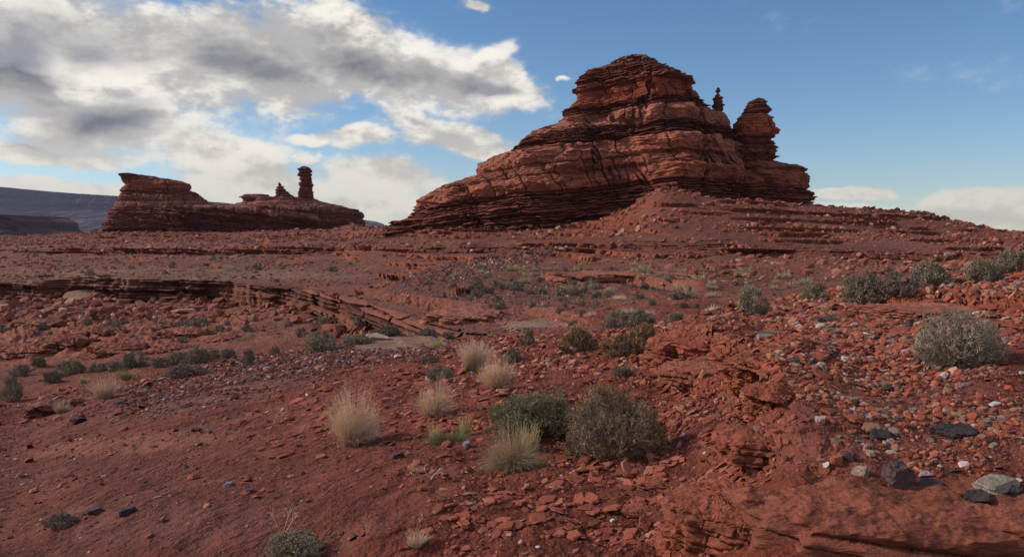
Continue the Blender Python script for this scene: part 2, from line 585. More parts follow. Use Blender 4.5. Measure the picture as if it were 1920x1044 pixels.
CG = np.zeros(Z.shape + (3,), np.float32)
SOIL = np.array([0.226, 0.049, 0.025])
SOIL_D = np.array([0.148, 0.033, 0.018])
SOIL_P = np.array([0.300, 0.110, 0.070])
TAN = np.array([0.42, 0.22, 0.145])
PURP = np.array([0.185, 0.070, 0.058])
ROCKC = np.array([0.33, 0.088, 0.046])
n1 = noise(X / 6.0, Y / 9.0, 1.0) * 0.6 + noise(X / 1.7, Y / 2.3, 2.0) * 0.4
n1f = noise(X / 40.0, Y / 26.0, 5.0) * 0.6 + noise(X / 11.0, Y / 8.0, 6.0) * 0.5
n1 = np.where(Dn > 30, n1f, n1)
MIDW = sstep(22, 45, Dn)[..., None]
a = sstep(-0.5, 0.5, n1)[..., None]
CG[:] = SOIL_D * (1 - a) + SOIL * a
CG[:] = CG * (1 - MIDW) + (np.array([0.145, 0.046, 0.030]) * (1 - a) + np.array([0.225, 0.075, 0.048]) * a) * MIDW
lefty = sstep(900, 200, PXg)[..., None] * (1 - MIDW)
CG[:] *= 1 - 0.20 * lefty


def paint(mask, col):
    m = np.clip(mask, 0, 1)[..., None]
    CG[:] = CG * (1 - m) + np.asarray(col) * m


# ---- scarps: (picture polyline, height, half width, reach) higher on the right-hand side of the line
def scarp(pts, H, wid, reach, amp, seed, layers=5, col=ROCKC, both=True):
    global X, Y, Z
    P = poly_at(pts)
    xs = [p[0] for p in P]
    ys = [p[1] for p in P]
    m = reach * 1.5
    sel = (X > min(xs) - m) & (X < max(xs) + m) & (Y > min(ys) - m) & (Y < max(ys) + m)
    x, y = X[sel], Y[sel]
    d, al, tot = sdist_poly(x, y, P)
    d = d + wid * 1.6 * noise(x / (wid * 9) + seed, y / (wid * 9), seed) + wid * 0.5 * noise(x / (wid * 3), y / (wid * 3), seed + 3)
    ends = sstep(0, tot * 0.1, al) * sstep(tot, tot * 0.88, al)
    fade = sstep(reach, 0, abs(d))
    t = sstep(-wid, wid, d)
    # stepped face
    q = t * layers + 0.35 * noise(x / (wid * 5), y / (wid * 5), seed + 9)
    tt = (np.floor(q) + sstep(0.45, 1.0, q - np.floor(q))) / layers
    tt = np.clip(np.where((t > 0) & (t < 1), tt, t), 0, 1)
    up = (tt * H) * np.where(d > 0, sstep(reach, reach * 0.2, d), 1)
    dn = 0 if both is False else -0.25 * H * sstep(-reach, 0, d) * (d < 0)
    Z[sel] += (up + dn) * ends
    face = sstep(wid * 2.0, wid * 0.4, abs(d)) * ends
    f = q - np.floor(q)
    push = amp * 0.5 * (f - 0.35) * face
    # push the treads out over the risers, away from the high side
    e = 0.05
    gx = noise(x * 0, y * 0) * 0
    ax, ay = P[0]
    bx, by = P[-1]
    nx, ny = (by - ay), -(bx - ax)
    ln = math.hypot(nx, ny)
    X[sel] -= push * nx / ln
    Y[sel] -= push * ny / ln
    mk = np.zeros(Z.shape, np.float32)
    mk[sel] = face * 0.9
    paint(mk, col)
    return sel


# ---- layered cliff faces of the two big benches
def layered_push(vlo, vhi, cmask, amp, thick, seed, slope):
    """strata pushed towards the viewer between table rows vlo..vhi"""
    global X, Y, Z
    r = np.where((VR > vlo - 0.9) & (VR < vhi + 0.9))[0]
    sl = slice(r[0], r[-1] + 1)
    x, y, z = X[sl], Y[sl], Z[sl]
    w = sstep(vlo - 0.35, vlo + 0.05, VV[sl]) * sstep(vhi + 0.55, vhi + 0.1, VV[sl]) * cmask[sl]
    rg = np.random.default_rng(seed)
    bs = np.concatenate([[0], np.cumsum(rg.uniform(0.35, 2.0, 400))]) * thick
    sv = z + 60 * thick + slope * x * thick + 0.9 * thick * noise(x / 14, y / 14, seed) + 0.35 * thick * noise(x / 2.3, y / 2.3, seed + 2)
    k = np.clip(np.searchsorted(bs, sv, side='right') - 1, 0, 399)
    f = (sv - bs[k]) / (bs[k + 1] - bs[k])
    cu = x / (1.0 + 2.5 * hsh(k, 3, seed)) + hsh(k, 5, seed) * 9 + 0.4 * noise(x / 1.5, z * 2, seed)
    cell = np.floor(cu)
    pr = 0.5 * hsh(k, 1, seed) + 0.55 * hsh(k, cell, seed) + 0.45 * noise(x / 3.0, k * 5.1, seed)
    w = w * (0.25 + 0.75 * sstep(-0.35, 0.1, noise(x / 7.0, z / 1.5, seed + 4)))
    gapk = 0.3 + 0.9 * hsh(k, 21, seed)
    edge = 1 - gapk * np.abs(2 * f - 1) ** 4
    edge = edge - 0.5 * (np.abs(cu - cell - 0.5) > 0.46)
    off = amp * (pr * (0.3 + 0.7 * edge) - 0.4 * (1 - edge))
    Y[sl] -= off * w
    gaps = (1 - edge)
    c = np.array([0.165, 0.055, 0.036]) + (hsh(k, 7, seed)[..., None] - 0.5) * np.array([0.13, 0.05, 0.035])
    mk = np.zeros(Z.shape, np.float32)
    mk[sl] = w
    CC = np.zeros_like(CG)
    CC[sl] = c
    m = np.clip(mk, 0, 1)[..., None]
    CG[:] = CG * (1 - m) + CC * m


# row-edge jitter of the cliffs: scallops in plan
jit = (noise(X / 6.5, 3.0, 8.0) * 2.2 + noise(X / 2.1, 5.0, 2.0) * 1.0 + noise(X / .8, 5.0, 2.0) * 0.4)
wj = np.exp(-((VV - 8.6) / 0.8) ** 2) * sstep(960, 860, PXg) * sstep(30, 70, Dn + 20)
Y += jit * wj
jit2 = noise(X / 13.0, 3.0, 28.0) * 3.5 + noise(X / 4.1, 5.0, 12.0) * 1.5
wj2 = np.exp(-((VV - 12.6) / 0.7) ** 2)
Y += jit2 * wj2
Z += (noise(X / 9, 1.0, 1.0) * 0.35 * np.exp(-((VV - 9) / 0.6) ** 2) * cliffA).astype(np.float32)
layered_push(8, 9, sstep(980, 860, PXg), 1.5, 0.20, 3, 0.02)
mB = (0.35 + 0.65 * sstep(-0.25, 0.2, noise(X / 30, 1.0, 4.0)))
layered_push(12, 13, mB, 1.9, 0.42, 9, 0.004)

# talus cones leaning against the feet of the buttes
con = np.maximum(0, noise(X / 9, 2.0, 3.0) + 0.4 * noise(X / 3.5, 2.0, 9.0) + .25)
con = 0.32 * (1 - np.exp(-con / 0.32))
Z += (con * np.exp(-((VV - 15.75) / 0.5) ** 2) * (sstep(150, 230, PXg) * sstep(720, 640, PXg) * 15 + sstep(730, 850, PXg) * sstep(1200, 1100, PXg) * 7.0)).astype(np.float32)
# terracing of the benches and the talus: ledges breaking out here and there
tz = sstep(8.9, 9.6, VV) * sstep(16.4, 15.6, VV)
stepz = 0.7
sz = Z / stepz + 0.8 * noise(X / 22, Y / 22, 2.0) + 0.02 * X / stepz
kz = np.floor(sz)
fz = sz - kz
br = sstep(0.0, 0.35, noise(X / 16, kz * 3.7, 6.0) + 0.25 * noise(X / 3, kz * 3.7, 1.0) + 0.08)
Z += (tz * br * stepz * 0.8 * ((sstep(0.72, 0.80, fz)) - fz)).astype(np.float32)
Y -= tz * br * 1.5 * sstep(0.70, 0.82, fz) * sstep(1.0, 0.86, fz)
mk = tz * br * sstep(0.6, 0.75, fz)
paint(mk * 0.75, ROCKC * 1.05)
# red boulder-like humps on the left valley floor (rounded ledges)
hum = sstep(6.0, 6.4, VV) * sstep(7.4, 6.9, VV) * sstep(560, 420, PXg)
hn = np.abs(noise(X / 1.7, Y / 2.6, 3.0)) + 0.5 * np.abs(noise(X / .7, Y / 1.1, 7.0))
Z += (hum * (0.75 * (0.55 - np.clip(hn, 0, .55)) + 0.12 * np.floor(3 * noise(X / 6, Y / 6, 2.0)))).astype(np.float32)
paint(hum * sstep(.45, .2, hn) * 0.8, ROCKC * 1.1)
# mesh scarps of the foreground
scarp([(-60, 800), (60, 765), (150, 740), (215, 728)], 0.28, 0.10, 1.2, 0.12, 2, 4)
scarp([(1235, 640), (1290, 655), (1350, 672), (1400, 700), (1430, 745), (1415, 790), (1400, 840), (1410, 885), (1450, 930)][::-1], 0.20, 0.13, 1.1, 0.13, 5, 5, ROCKC * 0.95)
scarp([(1250, 700), (1330, 730), (1420, 770)][::-1], 0.10, 0.06, .6, 0.05, 6, 3, ROCKC * 0.95)
scarp([(1990, 585), (1850, 583), (1740, 578), (1620, 585)], 0.14, 0.12, 1.0, 0.16, 15, 3, ROCKC * 1.1)
scarp([(1120, 608), (1040, 596), (980, 586), (920, 588)], 0.30, 0.35, 2.5, 0.4, 17, 3, np.array([0.24, .08, .052]))
scarp([(1330, 545), (1200, 532), (1090, 524), (1000, 518)], 0.55, 0.5, 4.0, 0.8, 19, 2, np.array([0.26, .085, .055]))
scarp([(900, 590), (820, 572), (740, 560), (690, 556)], 0.40, 0.4, 3.0, 0.7, 21, 3, np.array([0.24, .08, .052]))

# colour zones that are really there: purple gravel spread, pale wash, pale dust, light ledge
u_, v_ = PXg, project(np.stack([X, Y, Z], -1))[1]


def zone(cx, cy, rx, ry, rot=0, k=0.35):
    c, s = math.cos(R(rot)), math.sin(R(rot))
    dx, dy = (u_ - cx), (v_ - cy)
    a_, b_ = dx * c + dy * s, -dx * s + dy * c
    return sstep(1.15, 0.6, np.sqrt((a_ / rx) ** 2 + (b_ / ry) ** 2) + k * n1)


WORLD_ZONES = [(420, 725, 260, 36, -12, PURP, .75), (640, 668, 140, 14, -4, PURP, .6), (1010, 610, 180, 14, 2, PURP * 1.15, .7), (940, 560, 160, 26, 5, PURP, .55),
               (330, 610, 260, 14, 4, SOIL_P * .8, .7), (780, 652, 150, 9, 3, TAN * .75, .8), (1010, 608, 90, 5, 2, TAN, .8), (350, 515, 380, 14, 0, TAN * .6, .6),
               (920, 495, 130, 14, -12, PURP * 1.5, .6), (1700, 800, 330, 90, 0, PURP * 1.2, .35), (250, 830, 240, 20, -5, SOIL_P, .45), (300, 980, 260, 40, 0, PURP, .3)]
for cx, cy, rx, ry, rot, col, st in WORLD_ZONES:
    paint(zone(cx, cy, rx, ry, rot) * st, col)
# talus: slightly browner
paint(sstep(13.5, 14.5, VV) * 0.5, np.array([0.215, 0.056, 0.034]))
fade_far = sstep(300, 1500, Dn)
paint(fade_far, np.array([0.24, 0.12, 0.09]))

GP = np.stack([X, Y, Z], -1).astype(np.float32)
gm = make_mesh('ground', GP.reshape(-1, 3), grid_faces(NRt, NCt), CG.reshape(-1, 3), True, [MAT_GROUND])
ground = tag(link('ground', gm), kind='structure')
GPX, GPY = project(GP)
GPY[:5] = 5000
# surface normals of the sheet, for placing things
dU = np.gradient(GP, axis=1)
dV = np.gradient(GP, axis=0)
GN = np.cross(dU, dV)
GAREA = np.linalg.norm(GN, axis=-1)
GN = GN / (GAREA[..., None] + 1e-12)
GN[GN[..., 2] < 0] *= -1


def on_ground(px, py):
    j = int(np.argmin(abs(cpx - px)))
    k = np.where(GPY[3:, j] <= py)[0]
    i = 3 + (k[0] if len(k) else 0)
    return GP[i, j].astype(float), GN[i, j].astype(float)


# visible = not behind something nearer in the same column
runmin = np.minimum.accumulate(GPY, axis=0)
GVIS = GPY <= runmin + 3.0

# ---------------------------------------------------------------- layered rock of the buttes
class Strata:
    """bands: list of (thickness_m, kind, n, protrusion, colour) from the base upwards"""
    def __init__(self, s0, bands, seed):
        rg = np.random.default_rng(seed)
        b, kind, prot, col = [s0], [], [], []
        for th, kd, n, pr, c in bands:
            ts = rg.uniform(0.45, 1.6, n)
            ts = ts / ts.sum() * th
            for t_ in ts:
                b.append(b[-1] + t_)
                kind.append(kd)
                prot.append(pr + (rg.uniform(-0.5, 0.5) * 0.85 if kd == 0 else 0))
                cc_ = np.array(c) * rg.uniform(0.72, 1.25)
                col.append(cc_)
        self.b = np.array(b, np.float32)
        self.kind = np.array(kind)
        self.prot = np.array(prot, np.float32)
        self.col = np.array(col, np.float32)
        self.seed = seed

    def __call__(self, s, u, v, sc=1.0):
        """s height in the layers, u horizontal run, v second horizontal coordinate -> offset (m), colour"""
        k = np.clip(np.searchsorted(self.b, s, side='right') - 1, 0, len(self.kind) - 1)
        th = self.b[k + 1] - self.b[k]
        f = np.clip((s - self.b[k]) / th, 0, 1)
        kd = self.kind[k]
        w = np.where(kd == 0, 0.9 + 2.6 * hsh(k, 11, self.seed), 5.0 + 5 * hsh(k, 12, self.seed)) * sc
        cu = u / w + hsh(k, 2, self.seed) * 7 + 0.35 * noise(u / 2.2, s / 1.4, 3.0) + 0.4 * noise(u / 9, s / 5, 8.0)
        ci = np.floor(cu)
        cf = cu - ci
        blk = hsh(k, ci, self.seed)
        ln = noise(u / (6.0 * sc), k * 4.3, v / (6.0 * sc)) * 0.7 + noise(u / (1.6 * sc), k * 4.3, s * 0.6 / sc) * 0.45
        cj = 0.5 - np.abs(noise(u / (7.5 * sc) + 0.25 * noise(u, s * .4, 1.0), s / (26.0 * sc), 3.3 + self.seed))
        vj = -1.7 * sstep(0.40, 0.5, cj)
        bed = noise(u / (3.0 * sc), s / (0.16 * sc), v / (6 * sc)) * (0.12 + 0.22 * sstep(-.1, .4, noise(u / (5 * sc), s / (2.5 * sc), 7.7)))
        edge = 1 - np.abs(2 * f - 1) ** 4
        thin = self.prot[k] * 1.25 + 1.3 * (blk - .5) + ln * 1.1 - 1.9 * (1 - edge) + 0.5 * bed
        rnd = np.sqrt(np.clip(1 - (2 * f - 1) ** 2 * 0.98, 0, 1))
        lump = fbm(u / (4.2 * sc), s / (3.0 * sc), v / (4.2 * sc), 4, 0.55)
        rid = 0.5 - np.abs(noise(u / (3.5 * sc) + 0.3 * s, s / (2.2 * sc), v / (5 * sc)))
        massive = self.prot[k] + 1.3 * (rnd - 0.6) + 1.25 * lump + 0.9 * rid + 0.7 * (blk - 0.5) + bed * 1.5
        slope = self.prot[k] + 0.5 * lump + 0.25 * (rnd - .6) + bed * 1.3 + 0.5 * (blk - .5)
        off = np.where(kd == 0, thin, np.where(kd == 1, massive, slope))
        crack = np.clip((np.abs(cf - 0.5) - 0.47) / 0.03, 0, 1) * (hsh(k, ci, self.seed + 5) > np.where(kd == 0, 0.4, 0.6))
        off = off - np.where(kd == 1, 0.9, np.where(kd == 0, 0.35, 0.1)) * crack
        kg = np.floor((k + 0.5) / 3.0)
        cw = (4.5 + 4.0 * hsh(kg, 31, self.seed)) * sc
        cgx = u / cw + 9 * hsh(kg, 32, self.seed) + 0.15 * noise(s / 2.0, u / 4.0, 1.5)
        cg = np.floor(cgx)
        gj = np.abs(cgx - cg - 0.5)
        off = off + vj + 1.5 * (hsh(kg, cg, self.seed + 8) - .5) - 0.9 * sstep(0.475, 0.5, gj)
        c2x = u / (0.7 * sc) + 5 * hsh(k, 33, self.seed)
        off = off + np.where(kd == 2, .1, .38) * (hsh(k, np.floor(c2x), self.seed + 9) - .5)
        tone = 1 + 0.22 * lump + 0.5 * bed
        return off * sc, self.col[k] * tone[..., None]


def rock_stack(name, left, right, D, strata, hd, nrow=300, nfront=500, nback=120, relief=2.5, amp=1.0, dip=None, sc=1.0, seed=1, n=2.4, dark=1.0, topcap=True, bulge=None, parent=None, ysh=0.0):
    """a rock body given by its left and right outline (picture points at distance D), a depth and its layers"""
    def outline(pts):
        pts = sorted(pts, key=lambda p: p[1])
        py = np.array([p[1] for p in pts], float)
        px = np.array([p[0] for p in pts], float)
        py = py + np.arange(len(py)) * 1e-4
        return px, py
    lx, ly = outline(left)
    rx, ry = outline(right)
    top, bot = max(ly[0], ry[0]), max(ly[-1], ry[-1])
    pys = np.linspace(top, bot, nrow)
    xl = (np.interp(pys, ly, lx) - 960) / FPX * D / math.cos(PITCH)
    xr = (np.interp(pys, ry, rx) - 960) / FPX * D / math.cos(PITCH)
    zz = np.array([at(960, p, D)[2] for p in pys])
    cx = (xl + xr) / 2
    a_ = np.maximum((xr - xl) / 2, 0.05)
    b_ = hd(a_, zz)
    ph = np.concatenate([np.linspace(-math.pi * 1.03, math.pi * 0.03, nfront, endpoint=False), np.linspace(math.pi * 0.03, math.pi * 0.97, nback, endpoint=False)])
    # spread the front samples evenly along x rather than in angle
    c, s = np.cos(ph), np.sin(ph)
    ex = 2.0 / n
    ux = np.sign(c) * np.abs(c) ** ex
    uy = np.sign(s) * np.abs(s) ** ex
    Xb = cx[:, None] + a_[:, None] * ux[None]
    Yb = D + ysh + b_[:, None] * uy[None]
    Zb = np.repeat(zz[:, None], len(ph), 1)
    nx = c[None] / a_[:, None]
    ny = s[None] / b_[:, None]
    l = np.hypot(nx, ny)
    nx, ny = nx / l, ny / l
    front = np.clip(np.abs(uy), 0, 1)[None] ** 0.8
    wide = sstep(1.0, 12.0, a_ / sc)[:, None]
    big = noise(Xb / (13 * sc) + seed, Zb / (30 * sc), Yb / (13 * sc)) * relief + noise(Xb / (5 * sc), Zb / (12 * sc), Yb / (5 * sc) + seed) * relief * 0.4
    if bulge is not None:
        big = big + bulge(Xb, Zb)
    off = big * front * wide
    px_here = 960 + Xb / D * FPX
    sv = Zb + (dip(px_here) if dip else 0) + 0.22 * sc * noise(Xb / (9 * sc), Yb / (9 * sc), 1.0 + seed)
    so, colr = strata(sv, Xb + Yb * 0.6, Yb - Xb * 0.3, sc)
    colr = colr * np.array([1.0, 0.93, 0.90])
    so = so * amp * (0.62 + 0.38 * front * wide + 0.25 * (1 - wide))
    da = np.abs(np.gradient(np.stack([xl, xr]), axis=1) / (np.abs(np.gradient(zz)) + 1e-6))
    flatk = 1 / (1 + (np.minimum(da, 60) / 6.5) ** 2)
    side_w = np.where(ux[None] < 0, flatk[0][:, None], flatk[1][:, None])
    ffr = 1 / (1 + (0.3 * np.minimum(da.max(0), 80) / 2.0) ** 2)[:, None]
    so = so * (0.15 + 0.85 * (side_w * (1 - front ** 2) + ffr * front ** 2)) - 0.75 * sc * (1 - front ** 3) * wide
    off = off + so + fbm(Xb / (0.9 * sc), Zb / (0.6 * sc), Yb / (0.9 * sc), 3) * 0.12 * sc
    sm = np.minimum(1.0, a_[:, None] / (1.2 * sc))
    kj = np.floor(sv / (0.55 * sc))
    narrow = (1 - wide) * a_[:, None] * 0.28
    Xb = Xb + narrow * (hsh(kj, 3, seed) - .5)
    Yb = Yb + narrow * (hsh(kj, 4, seed) - .5)
    Xo = Xb + nx * off * sm
    Yo = Yb + ny * off * sm
    # gentle lift where a lumpy top is seen against the sky
    Zo = Zb + 0.25 * sc * noise(Xb / (1.5 * sc), Yb / (1.5 * sc), Zb / sc)
    P = np.stack([Xo, Yo, Zo], -1).reshape(-1, 3)
    F = grid_faces(nrow, len(ph), True)
    ncol = len(ph)
    # closing the top with rings toward the centre
    rings = [P]
    cols = [np.clip(colr * dark, 0.01, 0.9).reshape(-1, 3)]
    ring = np.stack([Xo[0], Yo[0], Zo[0]], -1)
    cen = ring.mean(0)
    base_i = 0
    Fs = [F[:, ::-1]]
    cur = np.arange(ncol)
    nb = len(P)
    for q, fr in enumerate((0.7, 0.35, 0.02)):
        rg_ = cen + (ring - cen) * fr
        rg_[:, 2] += 0.3 * sc * (1 - fr) * (1 + noise(rg_[:, 0] / sc, rg_[:, 1] / sc, 2.0))
        rings.append(rg_)
        cols.append(cols[0][:ncol])
        new = np.arange(nb, nb + ncol)
        Fs.append(np.stack([cur, np.roll(cur, -1), np.roll(new, -1), new], -1))
        cur = new
        nb += ncol
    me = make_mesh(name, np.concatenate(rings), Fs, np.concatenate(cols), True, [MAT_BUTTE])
    return link(name, me, parent)


THIN = (0.165, 0.046, 0.031)
THIN2 = (0.215, 0.062, 0.040)
PINK = (0.30, 0.100, 0.062)
ORNG = (0.36, 0.090, 0.042)
GREYC = (0.36, 0.22, 0.165)
mpp = 155 / FPX                       # metres per photo pixel at the main butte


def zrow(py, D):
    return at(960, py, D)[2]


# main butte, layers from the base upwards (rows of the photo at column 1250)
def band(p0, p1, D=155.0):
    return abs(zrow(p0, D) - zrow(p1, D))


MAIN = Strata(zrow(460, 155), [
    (band(460, 395), 0, 12, -0.1, THIN), (band(395, 362), 0, 7, 0.3, THIN2), (band(362, 345), 0, 3, 0.3, THIN), (band(345, 296), 1, 2, 0.3, PINK), (band(296, 264), 1, 1, 0.9, (0.32, 0.115, 0.074)),
    (band(264, 238), 0, 7, -0.2, THIN), (band(238, 209), 1, 1, 0.55, (0.29, 0.115, 0.082)), (band(209, 192), 0, 5, 0.25, THIN),
    (band(192, 161), 2, 2, -0.35, ORNG), (band(161, 124), 0, 9, 0.25, THIN2), (band(124, 80), 1, 3, -0.5, (0.25, 0.12, 0.085))], 5)


def main_dip(px):
    d = np.where(px < 1230, (1230 - px) * 0.10, (px - 1230) * 0.03)
    return d * mpp


def bulge_main(x, z):
    # buttress above the talus cone and the recess to its left
    px = 960 + x / 155 * FPX
    return 3.5 * np.exp(-((px - 1240) / 60.0) ** 2) - 2.5 * np.exp(-((px - 1130) / 50.0) ** 2) - 5.0 * np.exp(-((px - 1375) / 16.0) ** 2) + 2.0 * np.exp(-((px - 1000) / 60.0) ** 2)


butte = link('rock_butte', None, None, (at(1200, 430, 155)))
butte.empty_display_size = 5
tag(butte, 'tall tapering butte of banded dark red sandstone with hoodoos on its right shoulder', 'rock butte')


def under(o, parent):
    o.parent = parent
    o.matrix_parent_inverse = parent.matrix_basis.inverted()
    return o


def hd_main(a, z):
    return 0.36 * a + 2.2


body = rock_stack('rock_body',
    [(1175, 108), (1150, 112), (1135, 122), (1100, 131), (1085, 140), (1075, 155), (1072, 165), (1070, 187), (1060, 200), (1050, 215), (1045, 235), (1002, 250), (966, 268), (960, 285), (925, 293), (902, 314), (898, 328), (862, 342), (822, 356), (800, 374), (790, 386), (766, 400), (757, 412), (735, 421), (700, 441), (690, 460)],
    [(1195, 105), (1205, 107), (1225, 117), (1245, 133), (1270, 142), (1297, 153), (1300, 170), (1310, 187), (1325, 197), (1350, 213), (1362, 238), (1384, 245), (1400, 260), (1416, 298), (1446, 306), (1500, 319), (1504, 332), (1506, 345), (1510, 390), (1540, 400), (1560, 460)],
    155.0, MAIN, hd_main, nrow=620, nfront=1150, nback=160, relief=2.4, amp=1.0, dip=main_dip, seed=2, bulge=bulge_main)
under(body, butte)
HOO = Strata(zrow(330, 152), [(band(330, 290, 152), 0, 8, 0.0, THIN), (band(290, 275, 152), 1, 1, 0.1, THIN2), (band(275, 256, 152), 0, 4, -0.1, THIN),
                              (band(256, 216, 152), 1, 2, 0.0, (0.30, 0.085, 0.048)), (band(216, 170, 152), 0, 7, 0.1, THIN)], 8)
hood = rock_stack('hoodoo',
    [(1408, 186), (1402, 190), (1396, 200), (1388, 212), (1392, 216), (1381, 228), (1376, 245), (1378, 254), (1380, 330), (1380, 390)],
    [(1422, 186), (1430, 190), (1433, 200), (1437, 206), (1433, 215), (1440, 226), (1447, 250), (1442, 260), (1443, 275), (1448, 290), (1446, 303), (1462, 330), (1450, 390)],
    152.0, HOO, lambda a, z: a * 0.95 + 0.3, nrow=260, nfront=220, nback=90, relief=0.9, amp=0.55, sc=0.6, seed=5, n=3.4)
under(hood, butte)
SPI = Strata(zrow(225, 155), [(band(225, 160, 155), 0, 11, 0.0, THIN)], 18)
spire = rock_stack('spire',
    [(1337, 165), (1336, 172), (1339, 177), (1334, 182), (1332, 187), (1336, 193), (1331, 198), (1334, 206), (1328, 225), (1318, 250)],
    [(1346, 165), (1345, 171), (1343, 177), (1350, 184), (1349, 190), (1352, 197), (1350, 206), (1356, 225), (1368, 250)],
    155.0, SPI, lambda a, z: a * 0.9 + 0.1, nrow=150, nfront=110, nback=50, relief=0.3, amp=0.45, sc=0.35, seed=7, n=3.4)
under(spire, butte)

# left butte with its pillar, fin and knob
LD_ = 260.0
LEFT = Strata(zrow(470, LD_), [(band(470, 428, LD_), 0, 7, 0.0, THIN), (band(428, 392, LD_), 0, 12, 0.2, THIN2), (band(392, 366, LD_), 1, 2, 0.2, (0.23, 0.09, 0.066)),
                               (band(366, 356, LD_), 0, 3, 0.2, THIN), (band(356, 340, LD_), 2, 2, 0.15, THIN2), (band(340, 300, LD_), 0, 7, 0.1, THIN)], 25)
lb = link('rock_butte', None, None, (at(440, 436, LD_)))
lb.empty_display_size = 5
tag(lb, 'long low butte with a flat block, a fin and a tall pillar', 'rock butte')
under(rock_stack('rock_body',
    [(430, 385.5), (405, 386), (228, 388), (214, 392), (205, 400), (196, 418), (190, 440), (175, 470)],
    [(560, 385.5), (620, 387), (655, 389), (678, 394), (680, 408), (683, 422), (696, 432), (720, 470)],
    LD_, LEFT, lambda a, z: 0.2 * a + 4, nrow=260, nfront=800, nback=120, relief=3.0, amp=0.9, dip=lambda p: (p - 400) * 0.02, sc=1.2, seed=12), lb)
under(rock_stack('mesa_block',
    [(231, 327), (230, 334), (232, 345), (230, 352), (228, 365), (218, 385), (205, 402), (195, 430)],
    [(262, 327), (292, 331), (338, 339), (357, 345), (360, 357), (378, 364), (386, 372), (404, 382), (430, 402), (450, 430)],
    LD_ - 2, LEFT, lambda a, z: 0.28 * a + 3, nrow=320, nfront=520, nback=100, relief=2.0, amp=0.5, sc=1.15, seed=14), lb)
under(rock_stack('saddle_mound',
    [(470, 369), (455, 378), (430, 388), (405, 402), (380, 430)],
    [(590, 371), (620, 381), (652, 388), (676, 398), (690, 430)],
    LD_ - 1, LEFT, lambda a, z: 0.25 * a + 3, nrow=160, nfront=420, nback=90, relief=1.4, amp=0.4, sc=1.1, seed=15), lb)
under(rock_stack('knob', [(457, 365), (455, 371), (460, 376), (452, 384)], [(506, 365), (507, 371), (500, 376), (510, 384)],
    LD_ - 2, LEFT, lambda a, z: 0.6 * a + 0.5, nrow=60, nfront=120, nback=50, relief=0.4, amp=0.6, sc=0.8, seed=16), lb)
under(rock_stack('fin', [(525, 343), (523, 350), (520, 356), (521, 366), (517, 376), (500, 395)], [(529, 343), (533, 351), (543, 360), (554, 368), (556, 374), (575, 395)],
    LD_ - 3, Strata(zrow(400, LD_), [(band(400, 330, LD_), 0, 14, 0.0, THIN)], 33), lambda a, z: 0.6 * a + 0.4, nrow=120, nfront=120, nback=50, relief=0.5, amp=0.5, sc=0.6, seed=17, n=3.4), lb)
under(rock_stack('pillar', [(570, 313), (562, 318), (563, 328), (567, 334), (565, 345), (566, 352), (563, 372), (556, 395)], [(579, 313), (588, 321), (586, 334), (585, 340), (588, 347), (586, 355), (589, 373), (598, 395)],
    LD_ - 3, Strata(zrow(400, LD_), [(band(400, 372, LD_), 0, 4, 0.1, THIN2), (band(372, 334, LD_), 1, 3, 0.1, THIN2), (band(334, 300, LD_), 0, 5, 0.1, THIN)], 35), lambda a, z: 0.8 * a + 0.3, nrow=170, nfront=120, nback=50, relief=0.6, amp=0.45, sc=0.75, seed=18, n=3.8), lb)

# ---------------------------------------------------------------- far mesas
def far_mesa(name, skyline, D, depth, foot_py, seed, cols, label, cliff=0.35):
    px = np.arange(skyline[0][0], skyline[-1][0], 1.3 if D > 2000 else 0.8)
    tops = np.interp(px, [p[0] for p in skyline], [p[1] for p in skyline])
    nr = 150
    t = np.linspace(0, 1, nr)
    sky_z = np.array([at(960, p, D)[2] for p in tops])
    foot_z = at(960, foot_py, D)[2]
    Hh = sky_z - foot_z
    x0 = (px - 960) / FPX * D
    Zm = foot_z + Hh[None] * t[:, None]
    # cliff near the top, talus apron below with gullies
    g = noise(x0 / (D * .035), seed, 0.0) * 0.5 + noise(x0 / (D * .012), seed, 4.0) * 0.25
    prof = np.where(t < 1 - cliff, (1 - t / (1 - cliff)) ** 0.9 * 0.9 + 0.10, (1 - t) / cliff * 0.10)
    Yf = D - prof[:, None] * depth * (1 + 0.35 * g[None]) + g[None] * depth * 0.55
    kk = np.floor(Zm / (Hh.mean() * 0.055))
    Yf -= (hsh(kk, 3, seed) * 0.05 + 0.06 * noise(x0[None] / (D * .006), kk, 2.0)) * depth
    Xf = np.repeat(x0[None], nr, 0)
    back = np.stack([Xf[-1], Yf[-1] + depth * 2, Zm[-1]], -1)[None]
    down = np.stack([Xf[-1], Yf[-1] + depth * 2.2, Zm[0] - 5], -1)[None]
    P = np.concatenate([np.stack([Xf, Yf, Zm], -1), back, down])
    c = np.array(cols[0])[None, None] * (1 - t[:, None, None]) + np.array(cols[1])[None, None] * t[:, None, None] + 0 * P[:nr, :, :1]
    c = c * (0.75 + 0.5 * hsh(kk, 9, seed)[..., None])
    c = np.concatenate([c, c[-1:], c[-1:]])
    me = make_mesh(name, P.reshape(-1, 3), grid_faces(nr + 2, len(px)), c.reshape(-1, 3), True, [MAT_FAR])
    return tag(link(name, me), label, 'mesa')


